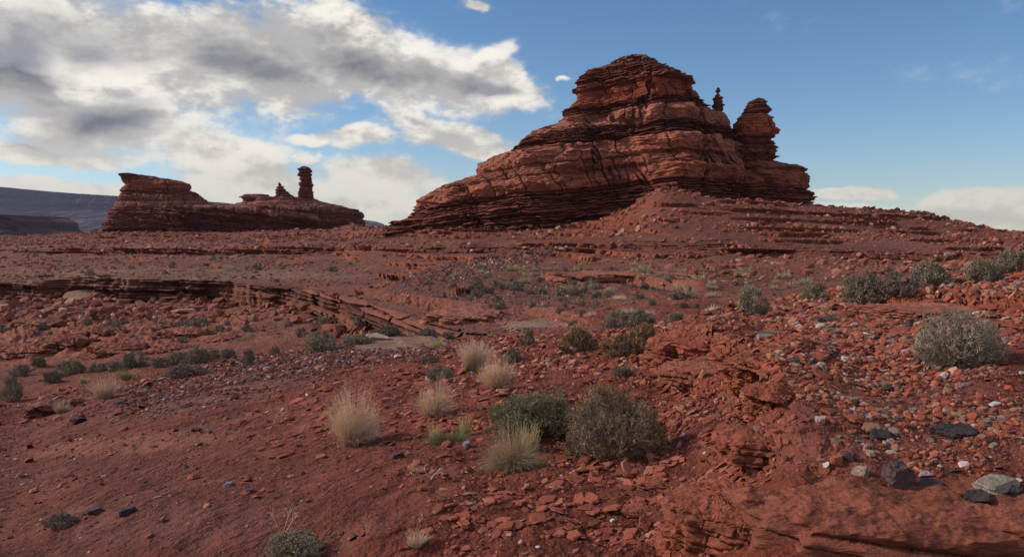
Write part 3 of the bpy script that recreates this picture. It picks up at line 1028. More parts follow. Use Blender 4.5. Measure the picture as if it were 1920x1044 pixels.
far_mesa('distant_mesa', [(-900, 350), (-300, 340), (-60, 350), (0, 352), (55, 355), (75, 359), (130, 362), (225, 368), (420, 380), (600, 405), (680, 442)], 4200.0, 900.0, 446, 3,
         [(0.080, 0.038, 0.050), (0.075, 0.033, 0.043)], 'long flat-topped mesa far off on the left horizon, blue-purple with haze')  # purple partly mixed into the rock colour, standing in for thicker haze
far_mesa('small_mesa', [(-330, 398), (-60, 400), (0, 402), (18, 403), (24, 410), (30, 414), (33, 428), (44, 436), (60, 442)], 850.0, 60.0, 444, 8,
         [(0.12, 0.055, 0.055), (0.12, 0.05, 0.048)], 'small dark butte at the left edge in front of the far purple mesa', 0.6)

# ---------------------------------------------------------------- haze: one closed box of thin air
hm = bpy.data.materials.new('haze_air')
hm.use_nodes = True
ht = hm.node_tree
ht.nodes.clear()
hp = ht.nodes.new('ShaderNodeVolumePrincipled')
hp.inputs['Color'].default_value = (0.55, 0.60, 0.88, 1)
hp.inputs['Density'].default_value = 0.000048
hp.inputs['Anisotropy'].default_value = 0.2
ho = ht.nodes.new('ShaderNodeOutputMaterial')
ht.links.new(hp.outputs[0], ho.inputs['Volume'])
zb = float(GP[..., 2].min()) - 1.2
hb = np.array([[x, y, z] for x in (-13000, 13000) for y in (-40, 7000) for z in (zb - 30, 420)], float)
hf = np.array([[0, 1, 3, 2], [4, 6, 7, 5], [0, 4, 5, 1], [2, 3, 7, 6], [0, 2, 6, 4], [1, 5, 7, 3]])
hz = link('haze', make_mesh('haze', hb, hf, None, False, [hm]))
tag(hz, kind='stuff')
# ---------------------------------------------------------------- rocks
def ico(sub):
    import bmesh
    bm = bmesh.new()
    bmesh.ops.create_icosphere(bm, subdivisions=sub, radius=1.0)
    V = np.array([v.co[:] for v in bm.verts])
    F = np.array([[v.index for v in f.verts] for f in bm.faces])
    bm.free()
    return V, F


def chiseled(sub, seed, flat=0.4, nplane=9, rough=0.04, long=1.0):
    """an angular stone: a ball cut by planes, flattened and roughened"""
    V, F = ico(sub)
    rg = np.random.default_rng(seed)
    V = V * 1.15
    for i in range(nplane):
        if i < 2:
            n = np.array([0.12 * rg.normal(), 0.12 * rg.normal(), 1 - 2 * i])
            d = rg.uniform(0.42, 0.62)
        else:
            n = np.array([rg.normal(), rg.normal(), 0.35 * rg.normal()])
            d = rg.uniform(0.55, 0.95)
        n = n / np.linalg.norm(n)
        h = np.maximum(0, V @ n - d)
        V = V - h[:, None] * n
    if rough:
        V = V + (fbm(V[:, 0] * 1.7 + seed, V[:, 1] * 1.7, V[:, 2] * 3.5, 3) * rough)[:, None] * V
    V = V * np.array([long, 1.0, flat / 0.55])
    V = V / np.abs(V[:, :2]).max()
    return V, F


def stone_mesh(name, col, sub, seed, flat, long=1.0, rough=0.05, nplane=9, layers=0, var=0.14):
    V, F = chiseled(sub, seed, flat, nplane, rough, long)
    if layers:
        z = (V[:, 2] - V[:, 2].min()) / max(1e-6, np.ptp(V[:, 2])) * layers
        k = np.floor(z + 0.3 * noise(V[:, 0] * 2, V[:, 1] * 2, seed))
        V[:, :2] *= (0.86 + 0.16 * hsh(k, seed))[:, None]
    c = np.array(col)[None] * (1 + var * fbm(V[:, 0] * 1.5, V[:, 1] * 1.5, V[:, 2] * 3 + seed, 3))[:, None]
    return make_mesh(name, V, F, np.clip(c, .01, .9), False, [MAT_STONE])


RED_ = (0.31, 0.080, 0.042)
RED2 = (0.25, 0.065, 0.038)
TAN_ = (0.40, 0.185, 0.115)
PALE = (0.42, 0.28, 0.20)
GREY = (0.27, 0.215, 0.17)
DKP = (0.085, 0.048, 0.050)
BLK = (0.050, 0.036, 0.038)
WHT = (0.60, 0.53, 0.50)
LILAC = (0.33, 0.23, 0.235)


def rot_to(n, yaw, tilt=0.0, tilt_dir=0.0):
    from mathutils import Matrix
    q = Vector((0, 0, 1)).rotation_difference(Vector(n))
    q2 = Vector((math.cos(tilt_dir), math.sin(tilt_dir), 0))
    return q @ Matrix.Rotation(tilt, 3, q2).to_quaternion() @ Matrix.Rotation(yaw, 3, 'Z').to_quaternion()


def put_rock(name, mesh, px, py, w_px, label, group=None, hk=1.0, yaw=None, tilt=0.0, tdir=0.0, sink=0.25, cat='rock', asp=1.0, flat_up=0.5):
    P, n = on_ground(px, py)
    w = w_px / FPX * P[1] / 2
    o = link(name, mesh)
    o.scale = (w, w * asp, w * hk)
    nn = n * (1 - flat_up) + np.array([0, 0, 1.0]) * flat_up
    o.rotation_mode = 'QUATERNION'
    o.rotation_quaternion = rot_to(nn / np.linalg.norm(nn), random.uniform(0, 6.28) if yaw is None else yaw, tilt, tdir)
    hz = np.ptp([v.co.z for v in mesh.vertices]) * w * hk / 2
    o.location = P + np.array([0, 0, hz * (1 - sink * 2)])
    return tag(o, label, cat, group)


# notable single stones: name, colour, shape seed, flat, px, py, width, height factor, label, tilt, yaw
for nm, col, sd_, fl, px, py, w, hk, lab, ti, yw, sk in [
    ('black_rock', BLK, 3, .62, 1288, 796, 0, 1, '', 0, 0, .2),
    ('dark_rock', (0.10, 0.055, 0.058), 4, .85, 1694, 918, 66, 1.05, 'knobbly dark purple lava rock on the edge of the smooth red ledge, lower right', 0.1, .4, .12),
    ('black_rock', BLK, 5, .5, 1660, 828, 52, 1, 'black cindery rock half sunk in gravel above the knobbly purple rock', 0, 1.2, .2),
    ('grey_flat_rock', GREY, 6, .24, 1880, 912, 92, 1, 'flat grey slab lying on the gravel at the right edge', .05, 0.2, .12),
    ('black_rock', BLK, 7, .62, 1842, 952, 56, 1, 'black pointed rock below the flat grey slab', .15, .9, .15),
    ('black_rock', BLK, 8, .5, 1915, 928, 40, 1, 'black rock cut off by the right edge beside the flat grey slab', 0, .9, .2),
    ('tan_rock', (0.33, .22, .16), 9, .42, 1624, 894, 46, 1, 'rounded tan rock just left of the knobbly purple rock', 0, .3, .2),
    ('dark_flat_rock', DKP, 10, .3, 1752, 914, 62, 1, 'low dark rock just right of the knobbly purple rock', 0, .1, .2),
    ('pale_flat_rock', LILAC, 11, .25, 1748, 892, 36, 1, 'pinkish white slab behind the low dark rock', .1, .2, .1),
    ('red_rock', (0.36, 0.10, 0.055), 12, .6, 1578, 868, 30, 1, 'orange-red blocky rock in the gravel pile on the ledge', 0, .6, .1),
    ('red_rock', (0.34, 0.10, 0.06), 13, .6, 1580, 848, 22, 1, 'small orange-red rock behind the blocky orange one', 0, 1.6, .1),
    ('dark_rock', DKP, 14, .6, 1598, 862, 28, 1, 'dark brown rock touching the blocky orange rock', .2, 2.0, .1),
    ('white_rock', WHT, 15, .5, 1557, 878, 18, 1, 'small white rock at the left end of the gravel pile', 0, .5, .1),
    ('pink_rock', (0.38, .26, .25), 16, .55, 1544, 792, 26, 1, 'pink and dark rock on the gravel left of the black cindery rock', 0, .5, .1),
    ('dark_flat_rock', BLK, 17, .3, 1800, 818, 84, 1, 'broad low black rock on the gravel right of the black cindery rock', 0, .1, .25),
    ('white_rock', WHT, 18, .4, 1872, 760, 24, .8, 'white chip of stone on the gravel by the right edge', 0, .1, .1),
    ('grey_rock', (0.19, .17, .17), 19, .45, 1434, 640, 34, 1, 'blue-grey rock on top of the red ledge in the middle right', .1, .6, .1),
    ('dark_rock', BLK, 20, .5, 1514, 644, 18, 1, 'small black rock on the knoll right of the blue-grey rock', 0, .3, .15),
    ('dark_rock', DKP, 21, .45, 1712, 610, 30, 1, 'dark red and white rock on the knoll left of the big grey bush', 0, .3, .15),
    ('white_rock', WHT, 22, .45, 1690, 606, 18, 1, 'white rock touching the dark red rock on the knoll', 0, .8, .15),
    ('white_rock', WHT, 23, .45, 1628, 612, 18, 1, 'white stone with a dark side on the knoll crest', 0, .8, .15),
    ('dark_rock', DKP, 24, .4, 1570, 632, 28, 1, 'dark flattish rock on the knoll between the white stone and blue-grey rock', 0, .8, .2),
    ('red_flat_rock', (0.34, 0.095, 0.052), 25, .18, 1226, 908, 74, 1, 'flat red slab lying below the big round bush', .12, .1, .05),
    ('red_flat_rock', (0.30, 0.085, 0.05), 26, .2, 1190, 958, 66, 1, 'broad low red slab flush with the slope under the flat red slab', 0, .5, .3),
    ('red_flat_rock', (0.31, 0.085, 0.05), 27, .22, 1212, 986, 50, 1, 'red slab standing on edge near the bottom of the slope', .7, 1.0, .1),
    ('grey_rock', (0.21, .18, .175), 28, .7, 876, 838, 18, 1, 'small grey pointed rock right of the low two-part green grass', .2, .4, .1),
    ('dark_rock', DKP, 29, .5, 744, 856, 28, 1, 'dark purplish rock on the slope below the straw tussocks', 0, .3, .2),
    ('black_rock', BLK, 30, .5, 138, 793, 30, 1, 'black rock alone on the bare red slope at left', 0, .3, .15),
    ('black_rock', BLK, 31, .4, 166, 962, 34, 1, 'black rock near the bottom left, left one of a pair', 0, .3, .2),
    ('black_rock', BLK, 32, .35, 222, 962, 38, 1, 'flatter black rock near the bottom left, right one of a pair', 0, 1.3, .2),
    ('black_rock', BLK, 33, .5, 389, 811, 10, 1, 'tiny black stone alone on the smooth slope', 0, 1.3, .2),
    ('dark_rock', DKP, 34, .45, 460, 922, 24, 1, 'dark rock with a pale chip on the lower slope', 0, 1.3, .2),
    ('grey_rock', (.2, .18, .18), 35, .4, 420, 912, 22, 1, 'grey rock just left of the dark rock on the lower slope', 0, .3, .2),
    ('pale_flat_rock', LILAC, 36, .22, 286, 933, 18, 1, 'small lilac-grey slab on the lower left slope', 0, .3, .2),
    ('white_rock', WHT, 37, .35, 574, 742, 18, .8, 'small white rock on the bare slope above the largest straw tussock', 0, .3, .1),
    ('pale_flat_rock', (0.44, .31, .24), 38, .34, 702, 650, 66, 1.2, 'pale tilted slab lying on the light ledge at the wash edge', .18, .1, .1),
    ('grey_rock', (0.27, .24, .23), 39, .5, 499, 694, 18, 1, 'grey stone on the purple gravel spread', 0, .1, .1),
    ('dark_rock', DKP, 40, .5, 218, 760, 20, 1, 'dark rock at the left end of the purple gravel', 0, .1, .1),
    ('white_rock', WHT, 41, .5, 1284, 818, 12, 1, 'tiny white stone right of the big round bush', 0, .1, .1),
    ('white_rock', WHT, 42, .5, 1152, 978, 12, 1, 'white chip on the slope near the bottom centre right', 0, .1, .1),
    ('white_rock', WHT, 43, .5, 1010, 1028, 12, 1, 'white chip near the bottom edge at the centre', 0, .1, .1),
    ('grey_rock', (0.26, .25, .24), 44, .4, 1030, 684, 16, .8, 'pale grey stone on the red slope between round bushes', 0, .1, .1),
    ('pale_flat_rock', (0.36, .25, .19), 45, .2, 98, 588, 34, 1, 'pale flat slab on the valley floor in front of the scree', 0, .1, .1),
    ('pale_flat_rock', (0.40, .25, .18), 46, .3, 342, 588, 52, .9, 'long pale bench-like slab at the foot of the scree', 0, .0, -.1),
    ('pale_flat_rock', (0.33, .2, .15), 47, .4, 305, 588, 24, .9, 'pale block leaning at the left end of the bench-like slab', .3, .4, .1),
    ('tan_flat_rock', (0.34, .19, .13), 48, .2, 150, 562, 62, 1, 'largest leaning tan slab in the scree below the long ledge', .55, .1, .0),
    ('tan_rock', (0.34, .20, .14), 49, .6, 68, 538, 14, 1.6, 'upright pale block standing before the ledge at far left', 0, .1, .0),
    ('red_rock', (0.20, .07, .045), 50, .6, 152, 656, 34, 1, 'dark rounded boulder on the humpy left valley floor', 0, .1, .2),
    ('red_rock', (0.27, .09, .055), 51, .6, 178, 660, 40, 1, 'red boulder right of the dark rounded one on the valley floor', .2, .9, .2),
    ('pale_flat_rock', (0.40, .29, .24), 52, .3, 1056, 470, 20, 1, 'pale boulder high on the talus below the big butte', .2, .2, .1),
    ('pale_flat_rock', (0.42, .28, .22), 53, .2, 988, 484, 16, 1, 'pale slab sticking up from the talus ledge', 1.0, .1, .1),
]:
    if not lab:
        continue
    long_ = 1.25 if 'flat' in nm else 1.1
    if 'bench' in lab:
        long_ = 2.8
    me = stone_mesh(nm, col, 4 if w > 40 else 3, sd_, fl, long_, 0.09 if ('cinder' in lab or 'knobbly' in lab) else 0.05, layers=(4 if 'flat' in nm else 0))
    if 'knobbly' in lab or 'cinder' in lab:
        V = np.array([v.co[:] for v in me.vertices])
        V *= (1 + 0.10 * noise(V[:, 0] * 6, V[:, 1] * 6, V[:, 2] * 6) + 0.05 * noise(V[:, 0] * 14, V[:, 1] * 14, V[:, 2] * 14))[:, None]
        me.vertices.foreach_set('co', V.astype(np.float32).ravel())
    if 'bench' in lab:
        V = np.array([v.co[:] for v in me.vertices])
        V[:, 1] *= 2.2
        me.vertices.foreach_set('co', V.astype(np.float32).ravel())
    put_rock(nm, me, px, py, w, lab, None, hk, yw, ti, 0.3, sk, 'rock')

# the steep slabs fallen from the ledge where it turns, left of the wash
fall = [(632, 634, 40, 1.15, 0.9, (0.15, .055, .04)), (660, 628, 34, .95, .8, (0.24, .085, .06)), (650, 630, 24, 1.1, 1.0, (0.16, .06, .045)), (684, 626, 46, 1.0, .95, (0.17, .062, .045)),
        (702, 630, 44, .8, .75, (0.36, .15, .10)), (716, 628, 40, .75, .8, (0.33, .13, .085)), (672, 640, 28, .7, .6, (0.33, .14, .1)), (612, 640, 36, .6, .5, (0.30, .16, .12)),
        (588, 622, 28, .6, .5, (0.24, .09, .06)), (740, 620, 30, .9, .8, (0.15, .055, .04)), (900, 638, 26, .9, .8, (0.11, .045, .035)), (655, 654, 26, .55, .4, (0.33, .15, .11))]
for i, (px, py, w, ti, yw, col) in enumerate(fall):
    me = stone_mesh('fallen_flat_rock', col, 3, 200 + i, .13, 1.9, 0.04, layers=3)
    lab = {0: 'tallest dark slab standing on edge where the ledge turns toward the wash', 4: 'bright orange slab leaning against the ledge behind the green bushes',
           10: 'dark slab leaning alone at the right end of the broken ledge', 11: 'thin pale slab propped in the sand beside the round bush'}.get(i)
    put_rock('fallen_flat_rock', me, px, py, w * 1.1, lab or 'reddish slab leaning in the jumble of fallen slabs where the ledge turns',
             None if lab else 'fallen slabs leaning where the ledge turns', 1, 0.2 + 0.2 * i, -ti, 1.4 + 0.15 * math.sin(i * 3), -0.6, 'rock slab')

# repeated slabs and boulders
PROT = []
for i in range(14):
    col = [(0.27, .085, .055), (0.22, .07, .046), (0.33, .13, .085), (0.36, .19, .135), (0.25, .08, .05), (0.30, .11, .075), (0.20, .065, .045)][i % 7]
    PROT.append(stone_mesh('boulder' if i % 2 else 'flat_rock', col, 2, 300 + i, .28 if i % 2 == 0 else .55, 1.0 + .35 * (i % 3), 0.05, layers=0))
zones = [
    # rows (table), picture columns, count, size range m, label, group
    (7.0, 8.2, -60, 640, 90, (0.6, 2.2), 'slab or block of red-brown rock in the scree under the long left ledge', 'scree slabs under the long left ledge'),
    (13.9, 15.9, 1150, 1520, 60, (0.7, 1.7), 'tan-red slab lying on the talus cone below the big butte', 'slabs on the talus cone'),
    (10.6, 13.2, 1330, 1700, 34, (0.5, 1.2), 'red-brown block on the slope between the ledges at right', 'blocks between the ledges at right'),
    (14.5, 15.95, 1540, 1860, 44, (0.6, 1.5), 'brown boulder strewn along the right-hand ridge below the skyline', 'boulders on the right-hand ridge'),
    (15.1, 15.95, 760, 1210, 44, (0.6, 2.0), 'red-brown block at the foot of the big butte', 'blocks at the foot of the big butte'),
    (15.0, 15.95, 190, 690, 40, (0.9, 2.6), 'dark red boulder at the foot of the long low butte', 'boulders at the foot of the long low butte'),
    (12.2, 13.4, 560, 900, 30, (0.8, 1.8), 'red-brown block fallen below the ledge between the two buttes', 'blocks below the ledge between the buttes'),
]
flatV = VV.ravel()
flatPX = PXg.ravel()
fa = (GAREA * GVIS).ravel()
FLATP = GP.reshape(-1, 3)
FLATN = GN.reshape(-1, 3)
rg = np.random.default_rng(77)
for lo, hi, p0, p1, n, (s0, s1), lab, grp in zones:
    idx = np.where((flatV > lo) & (flatV < hi) & (flatPX > p0) & (flatPX < p1) & (fa > 0))[0]
    w = fa[idx]
    ch = rg.choice(idx, n, replace=False, p=w / w.sum())
    for q in ch:
        me = PROT[rg.integers(len(PROT))]
        o = link(me.name.split('.')[0], me)
        s = s0 + (s1 - s0) * rg.random() ** 2.2
        s *= 0.5
        o.scale = (s, s * rg.uniform(.6, 1), s * rg.uniform(.7, 1.2))
        o.rotation_mode = 'QUATERNION'
        nn = FLATN[q] * .6 + np.array([0, 0, .5])
        o.rotation_quaternion = rot_to(nn / np.linalg.norm(nn), rg.uniform(0, 6.28), rg.uniform(-.35, .6), rg.uniform(0, 6.28))
        o.location = FLATP[q] + np.array([0, 0, s * 0.12])
        tag(o, lab, 'boulder' if 'boulder' in me.name else 'rock slab', grp)


def outcrop(label, cx, cy, ztop, rx, ry, hgt, yaw, seed, layer, amp, col, n=2.6, nu=420, nvv=170, smooth_top=0.5, cat='rock outcrop', blocky=1.0):
    """a low dome of layered red rock growing out of the slope"""
    ph = np.linspace(0, 2 * math.pi, nu, endpoint=False)[None]
    t = np.linspace(0.001, 1, nvv)[:, None]
    c, s_ = np.cos(ph), np.sin(ph)
    e = 2 / n
    ux, uy = np.sign(c) * np.abs(c) ** e, np.sign(s_) * np.abs(s_) ** e
    lob = 1 + 0.16 * noise(c * 1.3 + seed, s_ * 1.3, seed) + 0.10 * noise(c * 3.5 + seed, s_ * 3.5, 4.0)
    rr_ = np.where(t < smooth_top, t / smooth_top * 0.86, 0.86 + 0.14 * (t - smooth_top) / (1 - smooth_top)) * lob
    zz = np.where(t < smooth_top, -0.16 * (t / smooth_top) ** 3, -0.16 - 0.84 * ((t - smooth_top) / (1 - smooth_top)) ** 1.0) * hgt + 0 * ph
    x, y = rr_ * ux * rx, rr_ * uy * ry
    zz = zz + 0.085 * hgt * fbm(x * 3 / max(rx, .3) + seed, y * 3 / max(rx, .3), seed, 5, .6)
    rg_ = np.random.default_rng(seed)
    bs = np.concatenate([[0], np.cumsum(rg_.uniform(.3, 2.0, 300))]) * layer
    sv = zz + 80 * layer + 0.12 * x + 0.05 * y + layer * 0.9 * noise(x / (layer * 12), y / (layer * 12), seed)
    k = np.clip(np.searchsorted(bs, sv, side='right') - 1, 0, 299)
    f = (sv - bs[k]) / (bs[k + 1] - bs[k])
    side = sstep(smooth_top * .75, smooth_top * 1.1, t)
    gap = 1 - np.abs(2 * f - 1) ** 4
    bc = ph * rx / (layer * 3.5) + 9 * hsh(k, seed + 3) + 0.5 * noise(x / .2, y / .2, 2.0)
    blk = hsh(k, np.floor(bc), seed + 4) - .5
    push = amp * ((hsh(k, seed) - .5) * 1.1 + blocky * (1.1 * blk - 0.8 * (np.abs(bc - np.floor(bc) - .5) > .47)) + 0.7 * noise(x / (layer * 7), y / (layer * 7), k * 3.1) - 0.9 * (1 - gap) * (hsh(k, seed + 1) > .3) + 0.6 * fbm(x / (rx * .25), y / (rx * .25), zz / (rx * .15), 3))
    x = x + ux * push * side
    y = y + uy * push * side
    cy_, sy_ = math.cos(yaw), math.sin(yaw)
    P = np.stack([cx + x * cy_ - y * sy_, cy + x * sy_ + y * cy_, ztop + zz], -1).reshape(-1, 3)
    C = np.array(col)[None, None] * (0.8 + 0.4 * hsh(k, seed + 7))[..., None] * (1 + 0.18 * noise(x / .12, y / .12, zz / .05))[..., None]
    o = link('rock_outcrop', make_mesh('rock_outcrop', P, grid_faces(nvv, nu, True), np.clip(C, .01, .8).reshape(-1, 3), True, [MAT_LEDGE]))
    return tag(o, label, cat)


MAT_LEDGE = rock_mat('red_slickrock', [2.2, 14.0, 70.0], 0.30, 0.25, tint=(1.0, 0.9, .8), squash=6.0, contrast=0.5)
ORG = (0.34, 0.092, 0.048)


def outc(label, px, py, w_px, hgt, depth, yaw, seed, layer, amp, lift=0.0, **k):
    P, n_ = on_ground(px, py)
    rx = w_px / FPX * P[1] / 2
    return outcrop(label, P[0], P[1] + depth * .5, P[2] + hgt * .5 + lift, rx, depth, hgt * 1.6, yaw, seed, layer, amp, k.pop('col', ORG), **k)


outcrop('smooth red sandstone ledge filling the lower right corner of the picture', 2.42, 3.74, 0.455, 1.42, 0.44, 0.62, -0.06, 3, .07, .045, (0.25, .072, .042), n=3.2, smooth_top=.42, nu=1000, nvv=360, blocky=.0)
outcrop('scaly layered red rock lip above the left end of the smooth red ledge', 1.22, 4.10, 0.33, .42, .40, 0.32, -.5, 4, .030, .035, (0.29, .078, .044), nu=600, nvv=200)
outc('rounded red layered outcrop at the left tip of the knoll, beside the grey-green bush', 1330, 650, 190, .22, .8, -.2, 5, .045, .07, -.02, col=(0.30, .078, .044))
outc('low flaky red outcrop sloping down in front of the rounded layered one', 1330, 700, 170, .10, .5, -.25, 6, .03, .04, -.01, col=(0.29, .09, .055))
outc('smooth orange-red rock with a dark hollow under it, in the middle of the knoll edge', 1462, 757, 105, .17, .30, -.4, 7, .055, .05, .0, col=(0.31, .082, .044))
outc('smooth orange hump of rock behind the rock with the hollow on the knoll edge', 1440, 692, 110, .14, .4, -.5, 8, .04, .05, .0, col=(0.33, .095, .052))
outc('flat red ledge rock just above the left end of the gravel pile', 1440, 832, 150, .08, .35, -.3, 9, .028, .035, .0, col=(0.29, .075, .042))
P9 = on_ground(1790, 592)[0]
outc('thin dark-edged rock ledge on the right part of the knoll crest', 1800, 592, 260, .12, .9, .02, 10, .03, .10, .02, smooth_top=.75, col=(0.30, .10, .065))
outc('thin rock ledge running from the left edge toward the straw tuft', 120, 765, 190, .28, .35, .55, 11, .05, .10, .0, smooth_top=.7, col=(0.26, .09, .06))
outc('light sandstone shelf at the edge of the wash under the pale tilted slab', 740, 655, 190, .10, 1.6, .0, 12, .04, .10, .0, smooth_top=.8, col=(0.29, .155, .105))
outc('light flat rock shelf in the middle beyond the olive bushes', 1010, 614, 130, .15, 1.4, .0, 13, .05, .15, .0, smooth_top=.8, col=(0.31, .175, .125))
outc('long orange rock ledge across the slope below the big butte', 1170, 530, 330, .9, 3.0, -.06, 14, .30, .6, -.1, smooth_top=.7, col=(0.31, .105, .068))
outc('broken red ledge on the far flat left of the largest dark shrub', 880, 600, 170, .55, 2.2, -.2, 15, .12, .35, .0, smooth_top=.7, col=(0.33, .12, .08))
for i_, (px, py, w_, h_) in enumerate([(60, 612, 120, .8), (160, 632, 130, .9), (250, 622, 110, .8), (330, 632, 120, .9), (90, 648, 120, .8), (210, 664, 120, .8), (300, 662, 90, .6), (30, 668, 110, .7), (400, 640, 80, .5)]):
    outc('rounded lumpy red ledge on the left valley floor', px, py, w_, h_, 1.5, .1 * math.sin(i_ * 5), 20 + i_, .14, .35, -.1, smooth_top=.55, nu=260, nvv=110, col=(0.31, .105, .066))['group'] = 'lumpy red ledges on the left valley floor'


# ---------------------------------------------------------------- uncountable stones: one mesh each
def euler_mats(yaw, tx, ty, n):
    """rotation matrices: spin, small tilts, then stand on the slope normal n"""
    cy, sy = np.cos(yaw), np.sin(yaw)
    Rz = np.zeros((len(yaw), 3, 3))
    Rz[:, 0, 0], Rz[:, 0, 1], Rz[:, 1, 0], Rz[:, 1, 1], Rz[:, 2, 2] = cy, -sy, sy, cy, 1
    zx = n + np.stack([tx, ty, 0 * tx], -1)
    zx /= np.linalg.norm(zx, axis=1, keepdims=True)
    xx = np.cross(np.array([0, 1.0, 0])[None], zx)
    xx /= np.linalg.norm(xx, axis=1, keepdims=True)
    yx = np.cross(zx, xx)
    B = np.stack([xx, yx, zx], -1)
    return B @ Rz


def scatter(name, label, variants, dens, n, size, palette, seed, tilt=.25, sink=0.1, clip=None, gaps=None, mat=None):
    """dens: weight per ground vertex"""
    rg = np.random.default_rng(seed)
    w = (dens * GAREA * GVIS).ravel()
    idx = rg.choice(len(w), n, p=w / w.sum())
    P = FLATP[idx].astype(float)
    # jitter inside the cell
    jit_ = (GAREA.ravel()[idx] ** .5)[:, None] * rg.uniform(-.5, .5, (n, 2))
    P[:, :2] += jit_ * 0.7
    Nn = FLATN[idx].astype(float)
    s = size(rg, P, n)
    M_ = euler_mats(rg.uniform(0, 6.28, n), rg.normal(0, tilt, n), rg.normal(0, tilt, n), Nn)
    sc = np.stack([s, s * rg.uniform(.5, 1, n), s * rg.uniform(.5, 1.1, n)], -1) * 0.5
    pc = np.array([p[0] for p in palette])
    pw = np.array([p[1] for p in palette])
    ci = rg.choice(len(pc), n, p=pw / pw.sum())
    C = pc[ci] * rg.uniform(.75, 1.3, (n, 1))
    Vs, Fs, Cs = [], [], []
    base = 0
    vi = rg.integers(0, len(variants), n)
    for k, (V, F) in enumerate(variants):
        m = np.where(vi == k)[0]
        if not len(m):
            continue
        v = V[None] * sc[m][:, None]
        v = np.einsum('nij,nkj->nki', M_[m], v) + P[m][:, None] + Nn[m][:, None] * (sc[m][:, None, 2:3] * (0.5 - sink))
        Vs.append(v.reshape(-1, 3))
        f = F[None] + (np.arange(len(m)) * len(V))[:, None, None] + base
        Fs.append(f.reshape(-1, F.shape[1]))
        Cs.append(np.repeat(C[m], len(V), 0) * rg.uniform(.9, 1.1, (len(m) * len(V), 1)))
        base += len(m) * len(V)
    me = make_mesh(name, np.concatenate(Vs), Fs, np.concatenate(Cs), False, [mat or MAT_CHIP])
    o = link(name, me)
    return tag(o, label, None, None, 'stuff')


def flake(seed):
    rg = np.random.default_rng(seed)
    k = rg.integers(5, 8)
    a = np.sort(rg.uniform(0, 2 * math.pi, k)) + 0.0
    a = np.linspace(0, 2 * math.pi, k, endpoint=False) + rg.uniform(-.4, .4, k)
    r = rg.uniform(.6, 1.1, k)
    r2 = r * rg.uniform(.7, .98, k)
    h = .22
    top = np.stack([r2 * np.cos(a), r2 * np.sin(a), h + rg.uniform(-.06, .06, k)], -1)
    bot = np.stack([r * np.cos(a), r * np.sin(a), np.full(k, -h)], -1)
    V = np.concatenate([top, bot, [[0, 0, h + .04]]])
    F = []
    for i in range(k):
        j = (i + 1) % k
        F.append([i, k + i, k + j])
        F.append([i, k + j, j])
        F.append([i, j, 2 * k])
    return V, np.array(F)


FL = [flake(i) for i in range(8)]
TH = [(V * np.array([1, 1, .38]), F) for V, F in FL]
CH = [chiseled(1, 50 + i, .5, 8, 0.0) for i in range(8)]
CH = [(V * np.array([1, 1, .9]), F) for V, F in CH]


def gz(cx, cy, rx, ry, rot=0):
    c, s = math.cos(R(rot)), math.sin(R(rot))
    dx, dy = (GPX - cx), (GPY - cy)
    a_, b_ = dx * c + dy * s, -dx * s + dy * c
    return np.clip(1.25 - np.sqrt((a_ / rx) ** 2 + (b_ / ry) ** 2), 0, 1)


inview = ((GPX > -120) & (GPX < 2040) & (GPY < 1180)).astype(float)
ledge_free = 1 - sstep(1380, 1470, GPX + 0.5 * (GPY - 950)) * sstep(1.55, 1.2, VV)
fgm = inview * (VV < 5.6) * (Dn < 24) * ledge_free
right = sstep(650, 1250, GPX)
clump = np.clip(0.35 + fbm(X / 1.1, Y / .8, 3.0, 3), 0.02, 2)
clumpf = np.clip(0.25 + fbm(X / 0.45, Y / .35, 13.0, 3), 0.02, 2)
PAL_RED = [((0.25, .068, .040), 5), ((0.19, .052, .033), 4), ((0.33, .125, .08), 2.4), ((0.38, .20, .135), 1.3)]
PAL_MIX = [((0.28, .072, .04), 6), ((0.35, .12, .07), 2.6), ((0.28, .15, .105), 2.2), ((0.22, .155, .12), 1.5), ((0.08, .046, .042), 1.3), ((0.52, .43, .40), .4), ((0.26, .15, .14), 1.0)]
PAL_PUR = [((0.15, .062, .05), 5), ((0.24, .12, .105), 2.2), ((0.34, .22, .205), .8), ((0.07, .038, .035), 2), ((0.52, .44, .42), .3), ((0.25, .075, .045), 3)]


def sz(a, b, pw, ref=None):
    def f(rg, P, n):
        s = a * (b / a) ** (rg.random(n) ** pw)
        if ref:
            s = s * np.clip(P[:, 1] / ref, 0.7, 3.0)
        return s
    return f


dnear = 1.0 / (1 + (Dn / 7.0) ** 2)
scatter('red_flakes', 'flat red stone flakes strewn over the near slope', FL, fgm * dnear * clump * (0.07 + right), 44000, sz(.010, .11, 3.8, 6), PAL_RED, 1, .35, .2)
scatter('crumbs', 'fine red crumbs of stone on the near slope', CH[:4], fgm * dnear * clumpf * (0.35 + .6 * right), 30000, sz(.008, .035, 1.6, 6), PAL_RED + [((0.5, .4, .36), .25), ((0.09, .06, .06), .4)], 2, .4, .2)
kn = sstep(1330, 1480, GPX) * fgm
scatter('mixed_gravel', 'mixed red, grey, black and white gravel on the right-hand knoll', CH + FL[:4], kn * dnear * clump * (0.25 + 2.0 * gz(1640, 800, 260, 90) + .8 * gz(1700, 640, 260, 70)) * sstep(6.3, 5, VV), 34000, sz(.010, .10, 3.4, 6), PAL_MIX, 3, .3, .15)
scatter('purple_gravel', 'purple and white gravel spread across the red slope', CH, fgm * (1.6 * gz(430, 718, 250, 36, -11) * clump + .9 * gz(660, 670, 180, 18, -4) + .05 * gz(300, 930, 400, 60)), 26000, sz(.016, .10, 3.2, 12), PAL_PUR, 4, .3, .15)
mid = inview * (VV > 5.8) * (VV < 16) * (Dn > 15)
